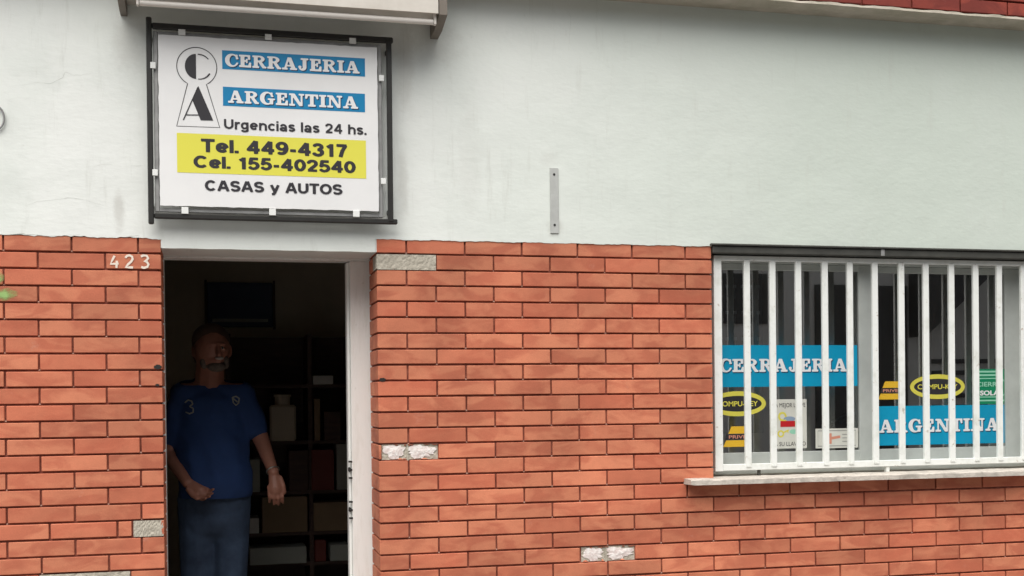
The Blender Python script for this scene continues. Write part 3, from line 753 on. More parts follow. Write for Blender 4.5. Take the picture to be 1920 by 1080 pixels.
lt = empty('window_lintel', (1.47, 0, 2.11)); tag(lt, 'dark grey metal lintel running along the top of the barred window', 'lintel')
MB().box(.0, WX1 - 1.47 + .02, -.012, .10, .0035, .036).build('metal_channel', M['lintel'], lt, bevel=.003)
MB().box(-.012, WX1 - 1.47 + .02, -.022, -.004, .0365, .045).build('drip_edge', M['lintel'], lt, bevel=.002)
x, z = W(1655, 468, -.014); MB().box(x - 1.47 - .008, x - 1.47 + .010, -.0145, -.010, .006, .034).build('joint_cover', M['galv'], lt)
for i, (x0, x1) in enumerate(((WX0 - .004, WX0), (WX1, WX1 + .004))): pass

# ================================================================== window stickers
def sticker(name, label, cat, group, x, y, z): 
    o = empty(name, (x, y, z)); tag(o, label, cat, group); return o
class Loc:    # place pieces given in world coordinates under an empty
    def __init__(s, o): s.o = o; s.l = o.location
    def rect(s, x0, x1, z0, z1, y, name, m): return rect(x0 - s.l.x, x1 - s.l.x, z0 - s.l.z, z1 - s.l.z, y - s.l.y, name, m, s.o)
    def ell(s, cx, cz, rx, rz, y, name, m, rin=None): return ellipse(cx - s.l.x, cz - s.l.z, rx, rz, y - s.l.y, name, m, s.o, rin)
    def text(s, t, x0, x1, z0, z1, y, m, bold=.02, name='lettering'): return sans_mesh(t, x0 - s.l.x, x1 - s.l.x, z0 - s.l.z, z1 - s.l.z, y - s.l.y, name, m, s.o, bold)
    def poly(s, pts, y, name, m): return flat([(a - s.l.x, b_ - s.l.z) for a, b_ in pts], [tuple(range(len(pts)))], name, m, s.o, y - s.l.y)
    def line(s, pts, wd, y, name, m, closed=False): return stroke([(a - s.l.x, b_ - s.l.z) for a, b_ in pts], wd, y - s.l.y, name, m, s.o, closed)
    def serif(s, t, x0, x1, z0, z1, y, dx, dz): serif_word(t, x0 - s.l.x, x1 - s.l.x, z0 - s.l.z, z1 - s.l.z, y - s.l.y, s.o, dx, dz)

x0, z1 = 1.5205, 1.716; x1, z0 = 2.2415, 1.527
q = Loc(sticker('lettered_sticker', 'blue sticker band reading CERRAJERIA across the left window pane', 'sticker', 'blue lettered bands', (x0 + x1) / 2, Y1, (z0 + z1) / 2))
q.rect(x0, x1, z0, z1, Y1, 'band', M['cyan'])
xa, za = W(1348, 698, Y1); xb, zb_ = W(1588, 696.5, Y1)
q.serif('CERRAJERIA', xa, xb, za + .001, za + .060, Y1 - .002, .004, -.004)
x0, z1 = 2.339, 1.431; x1, z0 = W(1891, 830, Y2)[0], 1.246
q = Loc(sticker('lettered_sticker', 'blue sticker band reading ARGENTINA low on the right window pane', 'sticker', 'blue lettered bands', (x0 + x1) / 2, Y2, (z0 + z1) / 2))
q.rect(x0, x1, z0, z1, Y2, 'band', M['cyan'])
xa, za = W(1648, 811, Y2); xb, _ = W(1873, 806, Y2)
q.serif('ARGENTINA', xa, xb, za - .001, za + .060, Y2 - .002, .004, -.004)

def oval(uc, vc, hw, hh, Y, label):
    cx, cz = W(uc, vc, Y); rx = (W(uc + hw, vc, Y)[0] - W(uc - hw, vc, Y)[0]) / 2; rz = (W(uc, vc - hh, Y)[1] - W(uc, vc + hh, Y)[1]) / 2
    q = Loc(sticker('oval_sticker', label, 'sticker', 'yellow ringed oval stickers', cx, Y, cz))
    q.ell(cx, cz, rx, rz, Y - .0003, 'ring', M['oval'], rin=(rx - .021, rz - .021))
    q.ell(cx, cz, rx - .018, rz - .018, Y, 'field', M['ink'])
    q.text('COMPU-KEY', cx - rx + .040, cx + rx - .040, cz - .0115, cz + .0115, Y - .0006, M['oval'], .02)
oval(1383, 757, 53.5, 23.5, Y1, 'black oval sticker with yellow ring under the blue CERRAJERIA band, lower left pane')
oval(1758, 725, 51.5, 23.2, Y2, 'black oval sticker with yellow ring above the blue ARGENTINA band, right pane')

def badge(uc, vc, Y, label, s=1.0):
    cx, cz = W(uc, vc, Y); a = .0022 * s
    q = Loc(sticker('badge_sticker', label, 'sticker', 'yellow PRIVE badges', cx, Y, cz))
    P = lambda *p: [(cx + u * a, cz - v * a) for u, v in p]
    q.poly(P((-24, -6), (-17, -21), (27, -21), (19, -6)), Y, 'upper_flash', M['ybadge'])
    q.poly(P((-30, 6.5), (-28, -5), (22, -5), (20, 6.5)), Y - .0002, 'dark_band', M['ink'])
    q.poly(P((-36, 21), (-29, 7.5), (21, 7.5), (17, 21)), Y, 'lower_flash', M['ybadge'])
    q.text('PRIVE', cx - 23 * a, cx + 16 * a, cz - 4.0 * a, cz + 2.8 * a, Y - .0008, M['orange'], .02)
badge(1386, 818.5, Y1, 'yellow and black PRIVE badge sticker under the oval at the lower left pane corner')
badge(1672, 732, Y2, 'yellow and black PRIVE badge sticker on the left edge of the right pane', .92)

# poster with keys
x0, z1 = W(1447, 749, Y1); x1, z0 = W(1513, 840, Y1); wx, hz = x1 - x0, z1 - z0
q = Loc(sticker('window_poster', 'small white poster with yellow key drawings and a red band, left pane', 'poster', None, (x0 + x1) / 2, Y1, (z0 + z1) / 2))
q.rect(x0, x1, z0, z1, Y1, 'sheet', M['paper'])
q.text('LA MEJOR LLAVE', x0 + .006, x1 - .006, z1 - .036, z1 - .017, Y1 - .0008, M['ink'], .0)
q.text('A SU LLAVERO', x0 + .012, x1 - .006, z0 + .012, z0 + .030, Y1 - .0008, M['ink'], .0)
def key(cx, cz, s, a):
    c, sn = math.cos(a), math.sin(a); T = lambda p: (cx + (p[0] * c - p[1] * sn) * s, cz + (p[0] * sn + p[1] * c) * s)
    n_ = 20; q.line([T((math.cos(2 * math.pi * i / n_), math.sin(2 * math.pi * i / n_))) for i in range(n_)], .55 * s, Y1 - .0005, 'key_drawing', M['oval'], True)
    q.line([T((1.1, 0)), T((3.3, 0))], .5 * s, Y1 - .0007, 'key_drawing', M['oval']); q.line([T((2.7, 0)), T((2.7, -.8))], .4 * s, Y1 - .0009, 'key_drawing', M['oval'])
key(x0 + wx * .30, z1 - hz * .35, .017, -.9); key(x0 + wx * .78, z1 - hz * .33, .014, -2.0); key(x0 + wx * .25, z0 + hz * .30, .013, .4)
q.rect(x0 + wx * .24, x0 + wx * .66, z0 + hz * .44, z0 + hz * .56, Y1 - .0010, 'red_band', M['redink'])
q.ell(x0 + wx * .5, z0 + hz * .60, wx * .17, hz * .05, Y1 - .0006, 'blue_arc', M['bluegrey'])
q.ell(x0 + wx * .62, z0 + hz * .34, wx * .12, hz * .05, Y1 - .0006, 'green_mark', M['mint'])

x0, z1 = W(1529, 804, Y1); x1, z0 = W(1609, 839, Y1)
q = Loc(sticker('notice_card', 'small white framed card with a salmon mark at the lower right of the left pane', 'card', None, (x0 + x1) / 2, Y1, (z0 + z1) / 2))
q.rect(x0, x1, z0, z1, Y1, 'sheet', M['paper'])
q.line([(x0 + .012, z0 + .010), (x1 - .012, z0 + .010), (x1 - .012, z1 - .010), (x0 + .012, z1 - .010)], .0035, Y1 - .0005, 'border_line', M['galv'], True)
q.line([(x0 + .075, z0 + .02), (x0 + .075, z1 - .022)], .013, Y1 - .0007, 'salmon_mark', M['orange']); q.line([(x0 + .075, z0 + .045), (x0 + .125, z0 + .052)], .012, Y1 - .0009, 'salmon_mark', M['orange'])
for i in range(3): q.line([(x0 + .135, z0 + .030 + i * .016), (x1 - .03, z0 + .030 + i * .016)], .003, Y1 - .0006, 'faint_line', M['galv'])

x0, z1 = W(1824, 692, Y2); x1, z0 = W(1889.5, 757, Y2); wx, hz = x1 - x0, z1 - z0
q = Loc(sticker('door_notice', 'green printed notice with pale outline above the end of the ARGENTINA band', 'notice', None, (x0 + x1) / 2, Y2, (z0 + z1) / 2))
q.rect(x0, x1, z0, z1, Y2, 'sheet', M['green'])
q.rect(x0 + wx * .12, x1 - wx * .28, z1 - hz * .10, z1 - hz * .05, Y2 - .0004, 'pale_stripe', M['mint']); q.rect(x0 + wx * .08, x1 - wx * .2, z1 - hz * .20, z1 - hz * .15, Y2 - .0004, 'pale_stripe', M['mint'])
pts = []
for cx, cz, a0 in ((x1 - wx * .25, z0 + hz * .35, -90), (x1 - wx * .25, z1 - hz * .42, 0), (x0 + wx * .22, z1 - hz * .42, 90), (x0 + wx * .22, z0 + hz * .35, 180)):
    for i in range(6): t = R(a0 + 18 * i); pts.append((cx + math.cos(t) * wx * .17, cz + math.sin(t) * hz * .15))
q.line(pts, .0045, Y2 - .0004, 'outline', M['mint'], True)
q.text('CIERRA', x0 + wx * .10, x1 - wx * .16, z0 + hz * .50, z0 + hz * .63, Y2 - .0008, M['mint'], .02); q.text('SOLA', x0 + wx * .20, x1 - wx * .25, z0 + hz * .245, z0 + hz * .385, Y2 - .0008, M['pwhite'], .04)
q.rect(x0 + wx * .08, x1 - wx * .10, z0 + hz * .08, z0 + hz * .12, Y2 - .0004, 'pale_stripe', M['mint'])

# ================================================================== hanging sign
SY = -.062
sg = empty('shop_sign', (-.42, SY, 2.24)); tag(sg, 'white shop sign in a black tube frame hung above the doorway', 'shop sign')
q = Loc(sg)
def sbox(name, x0, x1, y0, y1, z0, z1, m, bev=.002): return MB().box(x0 + .42, x1 + .42, y0 - SY, y1 - SY, z0 - 2.24, z1 - 2.24).build(name, m, sg, bevel=bev)
# black tubes (ends run past the corners)
sbox('frame_tube', -.888, -.867, -.068, -.046, 2.175, 2.972, M['black'], .004); sbox('frame_tube', .040, .061, -.068, -.046, 2.205, 2.945, M['black'], .004)
sbox('frame_tube', -.867, .068, -.064, -.044, 2.929, 2.952, M['black'], .004); sbox('frame_tube', -.867, .078, -.064, -.044, 2.197, 2.218, M['black'], .004)
for x in (-.877, .050):
    for z in (2.25, 2.90): sbox('wall_bracket', x - .008, x + .008, -.046, -.003, z - .008, z + .008, M['black'], .001)
# grey inner frame
sbox('inner_frame', -.862, -.846, -.055, -.038, 2.224, 2.922, M['galv']); sbox('inner_frame', .004, .020, -.055, -.038, 2.224, 2.922, M['galv'])
sbox('inner_frame', -.846, .004, -.054, -.039, 2.906, 2.922, M['galv']); sbox('inner_frame', -.846, .004, -.054, -.039, 2.224, 2.238, M['galv'])
V = []; FF = []; edge = []
def wob(a): return random.uniform(-a, a)
for i in range(40): edge.append((-.844 + .846 * i / 40, 2.247 + wob(.0012)))
for i in range(30): edge.append((.002 + wob(.001), 2.247 + .658 * i / 30))
for i in range(40): edge.append((.002 - .846 * i / 40, 2.905 + wob(.0012)))
for i in range(30): edge.append((-.844 + wob(.0016), 2.905 - .658 * i / 30))
MB().prism([(a + .42, b_ - 2.24) for a, b_ in edge], -.004, .004).build('sign_sheet', M['panel'], sg)
for u, v in ((341, 61), (503, 70), (661, 77), (287, 123), (291, 324), (715, 147), (719, 340), (347, 395), (511, 398), (668, 401)):
    x, z = W(u, v, SY); side = u < 300 or u > 700; lo = v > 390
    hx, hz2 = (.013, .011) if not side else (.010, .012)
    if lo: hz2 = .013
    sbox('fixing_tab', x - hx, x + hx, SY - .0075, SY - .0045 + .006, z - hz2, z + hz2, M['tab'], .001)
YS = SY - .0048
q.rect(-.6045, -.0475, 2.786, 2.859, YS, 'blue_band', M['blue']); q.rect(-.6030, -.0492, 2.6428, 2.7170, YS, 'blue_band', M['blue'])
q.rect(-.7785, -.0475, 2.3765, 2.5295, YS, 'yellow_band', M['yellow'])
xa, za = W(422, 124, SY); xb, _ = W(674, 137, SY); q.serif('CERRAJERIA', xa, xb, 2.797, 2.8455, YS - .0014, .0035, -.0035)
xa, za = W(428, 194, SY); xb, _ = W(671, 204, SY); q.serif('ARGENTINA', xa, xb, 2.6555, 2.7040, YS - .0014, .0035, -.0035)
def line(t, u0, v0, u1, v1, cap, bold=.035, name='lettering'):
    """baseline from (u0, v0) to (u1, v1), cap = capital height in pixels"""
    xa, za = W(u0, v0, SY); xb, zb2 = W(u1, v1, SY); zc = W(u0, v0 - cap, SY)[1]; zz = (za + zb2) / 2
    grotesque(t, xa + .42, xb + .42, zz - 2.24, zz + zc - za - 2.24, YS - .0009 - SY, name, M['ink'], sg, bold)
line('Urgencias las 24 hs.', 420, 243, 687, 252, 18.5, .20)
line('Tel. 449-4317', 377, 288, 651, 292.5, 24.5, .25)
line('Cel. 155-402540', 363, 315, 667, 324.5, 22.5, .25)
line('CASAS y AUTOS', 384, 359, 642, 364, 19.5, .235)
# keyhole emblem: C over A
def S_(u, v): return W(320 + u / 5.0526, 80 + v / 5.0526, SY)
cx, cz = S_(248, 232); rk = S_(437, 232)[0] - cx
pts = []; a0, a1 = R(-62), R(242)
for i in range(41):
    t = a0 + (a1 - a0) * i / 40; pts.append((cx + rk * math.cos(t), cz + rk * math.sin(t)))
pts += [S_(57, 792), S_(465, 806)]
q.line(pts, .0032, YS, 'emblem_outline', M['ink'], True)
cc = S_(240, 228); rc = S_(345, 228)[0] - cc[0]
pts = [(cc[0] + rc * math.cos(R(90 + 180 * i / 24)), cc[1] + rc * 1.16 * math.sin(R(90 + 180 * i / 24))) for i in range(25)]
q.poly(pts, YS - .0003, 'emblem_letter', M['ink'])
ca = S_(268, 232); ra = S_(385, 232)[0] - ca[0]
pts = [(ca[0] + ra * math.cos(R(t)), ca[1] + rc * 1.16 * math.sin(R(t))) for t in range(40, 96, 5)]; q.line(pts, .004, YS - .0006, 'emblem_letter', M['ink'])
pts = [(ca[0] + ra * math.cos(R(t)), ca[1] + rc * 1.14 * math.sin(R(t))) for t in range(-95, -28, 5)]; q.line(pts, [.0025 + .0003 * i for i in range(len(pts))], YS - .0006, 'emblem_letter', M['ink'])
q.poly([S_(285, 738), S_(404, 741), S_(262, 412), S_(206, 548)], YS - .0003, 'emblem_letter', M['ink'])
q.line([S_(258, 425), S_(120, 735)], .0042, YS - .0008, 'emblem_letter', M['ink']); q.line([S_(140, 686), S_(272, 688)], .0035, YS - .001, 'emblem_letter', M['ink'])
x, z = W(291, 384, SY)

# ================================================================== lamp over the sign
lp = empty('outdoor_lamp', (-.34, 0, 3.0)); tag(lp, 'long beige strip lamp with an unlit tube fixed above the sign', 'wall lamp')
LY = -.22
xl = W(232, 0, LY)[0]; xr, zf = W(822, 25, LY); zf2 = zf
def lbox(name, x0, x1, y0, y1, z0, z1, m, bev=.003): return MB().box(x0 + .34, x1 + .34, y0, y1, z0 - 3, z1 - 3).build(name, m, lp, bevel=bev)
pr = [(LY, zf), (LY, zf + .10), (LY + .02, zf + .125), (-.003, zf + .13), (-.003, zf + .020), (LY + .05, zf + .016), (LY + .012, zf + .0)]
V = [(xl + .34, a, b_ - 3) for a, b_ in pr] + [(xr + .34, a, b_ - 3) for a, b_ in pr]; n_ = len(pr)
MB().add(V, [tuple(range(n_)), tuple(range(2 * n_ - 1, n_ - 1, -1))] + [(i, i + n_, (i + 1) % n_ + n_, (i + 1) % n_) for i in range(n_)]).build('reflector_housing', M['lampbody'], lp)
ty = -.19; xt0, zt0 = W(262, 8, ty); xt1, zt1 = W(812, 39, ty); zt_ = (zt0 + zt1) / 2
MB().tube((xt0 + .34, ty, zt_ - 3), (xt1 + .34, ty, zt_ - 3), .0115, n=20).build('fluorescent_tube', M['tube'], lp, smooth=False)
for x in (xt0 - .012, xt1 + .002): lbox('tube_holder', x, x + .010, ty - .012, ty + .012, zt_ - .012, zf + .016, M['tube'])
for x0, x1, dp in ((xl - .026, xl - .001, -.022), (xr + .004, xr + .036, -.034)):
    MB().add([(x0 + .34, -.003, zf - 3 + dp * 1.15), (x0 + .34, -.003, zf - 3 + .15), (x0 + .34, LY, zf - 3 + .15), (x0 + .34, LY, zf - 3 - .004), (x0 + .34, -.10, zf - 3 + dp),
              (x1 + .34, -.003, zf - 3 + dp * 1.15), (x1 + .34, -.003, zf - 3 + .15), (x1 + .34, LY, zf - 3 + .15), (x1 + .34, LY, zf - 3 - .004), (x1 + .34, -.10, zf - 3 + dp)],
             [(0, 1, 2, 3, 4), (9, 8, 7, 6, 5), (0, 5, 6, 1), (1, 6, 7, 2), (2, 7, 8, 3), (3, 8, 9, 4), (4, 9, 5, 0)]).build('end_bracket', M['lampdark'], lp)

# ================================================================== small things on the wall
x0, z1 = W(1030, 315); x1, z0 = W(1047, 438)
mp_ = empty('metal_strip', ((x0 + x1) / 2, 0, z0)); tag(mp_, 'narrow grey metal strip with two screw holes, upright on the white wall', 'metal strip')
hx = (x1 - x0) / 2
MB().box(-hx, hx, -.008, -.0032, 0, z1 - z0).build('strip', M['plate'], mp_, bevel=.001)
for zz in (.035, z1 - z0 - .028): MB().tube((0, -.0095, zz), (0, -.007, zz), .0052, n=12).build('screw', M['screw'], mp_)

nb = empty('house_number', (-.96, -.003, 2.035)); tag(nb, 'white painted number 423 on the brick beside the doorway', 'house number')
def NP(u, v): x, z = W(180 + u / 8.307, 430 + v / 8.307, -.002); return (x + .96, z - 2.035)
stroke([NP(290, 412), NP(262, 465), NP(228, 538), NP(352, 534)], .0085, 0, 'digit', M['number'], nb); stroke([NP(325, 490), NP(318, 600)], .0085, -.0004, 'digit', M['number'], nb)
stroke([NP(458, 445), NP(480, 415), NP(520, 405), (NP(562, 425)), NP(570, 465), NP(545, 505), NP(500, 545), NP(465, 592), NP(520, 592), NP(578, 594)], .0088, 0, 'digit', M['number'], nb)
stroke([NP(700, 425), NP(740, 405), NP(790, 412), NP(812, 450), NP(785, 485), NP(755, 495), NP(790, 505), NP(818, 545), NP(800, 585), NP(745, 600), NP(705, 585)], .0090, 0, 'digit', M['number'], nb)

def blot(name, cu, cv, ru, rv, m, par, y, seed):
    rnd = random.Random(seed); P = []
    for i in range(40):
        t = 2 * math.pi * i / 40; rr = 1 + .16 * rnd.uniform(-1, 1); P.append(W(cu + ru * math.cos(t) * rr, cv + rv * math.sin(t) * rr, y))
    return P
gp = empty('spray_paint_mark', (-1.43, -.0025, 1.9)); tag(gp, 'green spray paint smear on the bricks at the left edge', 'paint mark')
for cu, cv, ru, rv in ((2, 552, 32, 12.5), (-4, 522, 13, 12)):
    P = blot('p', cu, cv, ru, rv, None, None, -.0025, cu); flat([(a + 1.43, b_ - 1.9) for a, b_ in P], [tuple(range(40))], 'paint_patch', M['graffiti'], gp, 0)
# round grey loop at the left edge
x, z = W(-6, 222); pts = [(x + .030 * math.cos(2 * math.pi * i / 30) * .9, z + .043 * math.sin(2 * math.pi * i / 30)) for i in range(30)]
lo = empty('cable_loop', (x, -.006, z)); tag(lo, 'grey round loop on the white wall cut by the left edge', 'cable')
m_ = MB()
for i in range(30):
    a, b_ = pts[i], pts[(i + 1) % 30]; m_.tube((a[0] - x, -.006, a[1] - z), (b_[0] - x, -.006, b_[1] - z), .0042, n=6, cap=False)
m_.build('loop', M['galv'], lo)

# soot marks burnt into bricks next to the doorway
for i, (u, v, r_) in enumerate(((296, 688, 7), (295, 722, 4), (717, 712, 6))):
    o = empty('burn_mark', (*[W(u, v, -.002)[0]], -.0025, W(u, v, -.002)[1])); tag(o, ['larger black burn mark on the brick edge left of the doorway', 'small dark burn mark under the larger one left of the doorway', 'black burn mark on the brick corner right of the doorway'][i], 'burn mark')
    P = blot('b', u, v, r_, r_ * .6, None, None, -.0025, i); flat([(a - o.location.x, b_ - o.location.z) for a, b_ in P], [tuple(range(40))], 'soot', M['black'], o, 0)

# ================================================================== inside the shop
YB = 2.9
def istruct(name, mb, m): return tag(mb.build(name, m), kind='structure')
istruct('floor', MB().box(-2.2, 4.4, .361, YB + .1, .0, .14), M['floor'])
istruct('ceiling', MB().box(-2.2, 4.4, .28, YB + .1, 2.75, 2.85), M['ceiling'])
istruct('back_wall', MB().box(-2.2, 4.4, YB, YB + .1, .141, 2.749), M['insideW'])
istruct('side_wall', MB().box(-2.3, -2.2, .28, YB + .1, .0, 2.85), M['insideW']); istruct('side_wall', MB().box(4.4, 4.5, .28, YB + .1, .0, 2.85), M['insideW'])
istruct('inner_wall_face', MB().box(-2.2, -.866, .274, .33, 0, 2.749).box(-.866, .0105, .372, .40, 2.155, 2.749).box(.0115, WX0, .274, .33, 0, 2.749).box(WX0, WX1, .274, .33, 0, 1.10).box(WX0, WX1, .274, .33, 2.155, 2.749).box(WX1, 4.4, .274, .33, 0, 2.749), M['insideW'])
def item(name, label, cat, u0, v0, u1, v1, y, d, m, parts=None, bev=.004, group=None, rest=None):
    x0, z1 = W(u0, v0, y); x1, z0 = W(u1, v1, y)
    if rest is not None: z1 += rest - z0; z0 = rest
    o = empty(name, ((x0 + x1) / 2, y, z0)); tag(o, label, cat, group)
    MB().box(x0 - o.location.x, x1 - o.location.x, 0, d, 0, z1 - z0).build('body' if parts != 'case' else 'case', m, o, bevel=bev)
    return o, x1 - x0, z1 - z0
o, a, b_ = item('notice_board', 'dark navy notice board hung high on the back wall inside the doorway', 'notice board', 388, 529, 512, 613, YB - .03, .028, M['board'])
for fx in (-a / 2 - .008, a / 2 + .008): MB().box(fx - .007, fx + .007, -.004, .028, -.014, b_ + .014).build('frame', M['insideD'], o)
rect(-a / 2 + .03, a / 2 - .03, .03, .05, -.002, 'pale_strip', M['greybox'], o)
# shelving across the back, boards and uprights
shY = 2.25; sh = empty('shelving', (.2, shY, .14)); tag(sh, 'dark wooden shelving unit loaded with boxes at the back of the shop', 'shelving')
def shb(name, u0, v, u1, t=.02, m=M['insideD']):
    x0, z = W(u0, v, shY); x1, _ = W(u1, v, shY); MB().box(x0 - .2, x1 - .2, 0, .40, z - t - .14, z - .14).build(name, m, sh); return z
shelf_z = [shb('shelf', 430, v, 900) for v in (722, 829, 924, 1002, 1060)]
ztop_ = W(500, 626, shY)[1]
for u in (430, 582, 662, 760, 880):
    x = W(u, 800, shY)[0]; MB().box(x - .212, x - .188 , .002, .40, .0, ztop_ - .14).build('upright', M['insideD'], sh)
x0 = W(430, 800, shY)[0]; x1 = W(900, 800, shY)[0]
MB().box(x0 - .2, x1 - .2, .401, .42, .0, ztop_ - .14).build('back_board', M['insideD'], sh)
def ibox(name, label, cat, u0, v0, u1, v1, m, shelf, bev=.004, y=shY - .01, d=.2, group=None):
    return item(name, label, cat, u0, v0, u1, v1, y, d, m, bev=bev, rest=shelf_z[shelf] + .0005, group=group)
ibox('paper_label', 'small white box on the top shelf near the door jamb', 'box', 587, 705, 625, 721, M['label'], 0)
o, a, b_ = ibox('plastic_canister', 'cream plastic canister with a narrow neck on the shelf behind the person', 'canister', 506, 761, 556, 828, M['cream'], 1, .012, d=.12)
MB().tube((0, .06, b_ - .002), (0, .06, b_ + .045), a * .30, n=18).build('neck', M['cream'], o)
MB().tube((0, .06, b_ + .046), (0, .06, b_ + .060), a * .34, n=18).build('cap', M['cream'], o)
ibox('brown_bottle', 'slim brown box standing beside the canister', 'box', 589, 750, 601, 828, M['card'], 1, d=.05)
ibox('brown_bottle', 'short dark brown box beside the slim one on the shelf', 'box', 607, 775, 640, 828, M['insideD'], 1, d=.1)
ibox('red_box', 'dull red box on the middle shelf beside the door jamb', 'box', 584, 848, 627, 923, M['red'], 2)
ibox('white_box', 'pale grey upright box next to the red box', 'box', 631, 838, 657, 923, M['greybox'], 2, y=shY - .012)
ibox('dark_box', 'dark brown box left of the red box', 'box', 541, 848, 579, 923, M['insideD'], 2)
o, a, b_ = ibox('grey_box', 'grey carton with a pale lid just behind the pointing arm', 'box', 459, 862, 488, 923, M['greybox'], 2)
ibox('cardboard_box', 'wide brown cardboard box on the lower shelf behind the hand', 'box', 491, 937, 577, 1001, M['card'], 3)
ibox('cardboard_box', 'squat brown cardboard box on the lower shelf under the red box', 'box', 588, 950, 655, 1001, M['card'], 3)
ibox('grey_box', 'small pale carton on the lower shelf beside the jeans', 'box', 459, 973, 486, 1001, M['label'], 3)
ibox('paper_stack', 'flat pale stack of papers on the bottom shelf', 'paper stack', 468, 1032, 575, 1059, M['greybox'], 4, y=shY - .05)
ibox('red_carton', 'small reddish carton lying on the paper stack shelf', 'box', 590, 1020, 612, 1059, M['red'], 4)
ibox('pale_carton', 'pale carton at the bottom beside the door jamb', 'box', 619, 1030, 655, 1059, M['greybox'], 4, y=shY - .02)
# things seen through the window
o = empty('curtain', (3.0, .42, 1.3)); tag(o, 'dark plum curtain hanging inside the right end of the window', 'curtain')
V = []; FF = []
for i in range(41): x = -.06 + .35 * i / 40; y = .018 * math.sin(i * 1.1); V += [(x, y, -.2), (x, y, .85)]
for i in range(40): FF.append((2 * i, 2 * i + 2, 2 * i + 3, 2 * i + 1))
MB().add(V, FF).build('cloth', M['curtain'], o)
ky = .62; o = empty('key_rack', (1.75, ky, 1.5)); tag(o, 'dark board of hanging key blanks inside the left window pane', 'key rack')
MB().box(-.35, .25, .0, .02, -.2, .62).build('board', M['insideD'], o)
kb = MB()
for r_ in range(5):
    for c in range(14):
        x = -.32 + c * .042; z = .52 - r_ * .13; kb.box(x - .002, x + .002, -.006, -.003, z - .055, z); kb.box(x - .008, x + .008, -.006, -.003, z, z + .016)
tag(kb.build('key_blanks', M['galv'], o), kind='stuff')
o = empty('display_ledge', (2.3, .30, 1.10)); tag(o, 'dark ledge inside the window carrying tools', 'ledge')
MB().box(-.82, .88, -.09, .25, .0, .03).build('ledge_board', M['insideD'], o)
for i, (u0, v0, u1, v1) in enumerate(((1548, 800, 1590, 776), (1572, 786, 1606, 766), (1574, 793, 1607, 775), (1548, 806, 1567, 797))):
    ax, az = W(u0, v0, .24); bx_, bz = W(u1, v1, .24); o = empty('metal_rod', (ax, .24, az)); tag(o, ['longest shiny steel rod slanting behind the white card', 'upper shiny steel rod slanting at the right of the left pane', 'middle shiny steel rod slanting at the right of the left pane', 'short steel rod poking above the white card'][i], 'steel rod', 'steel rods behind the white card')
    MB().tube((0, 0, 0), (bx_ - ax, .02, bz - az), .006, n=10).build('rod', M['steel'], o)

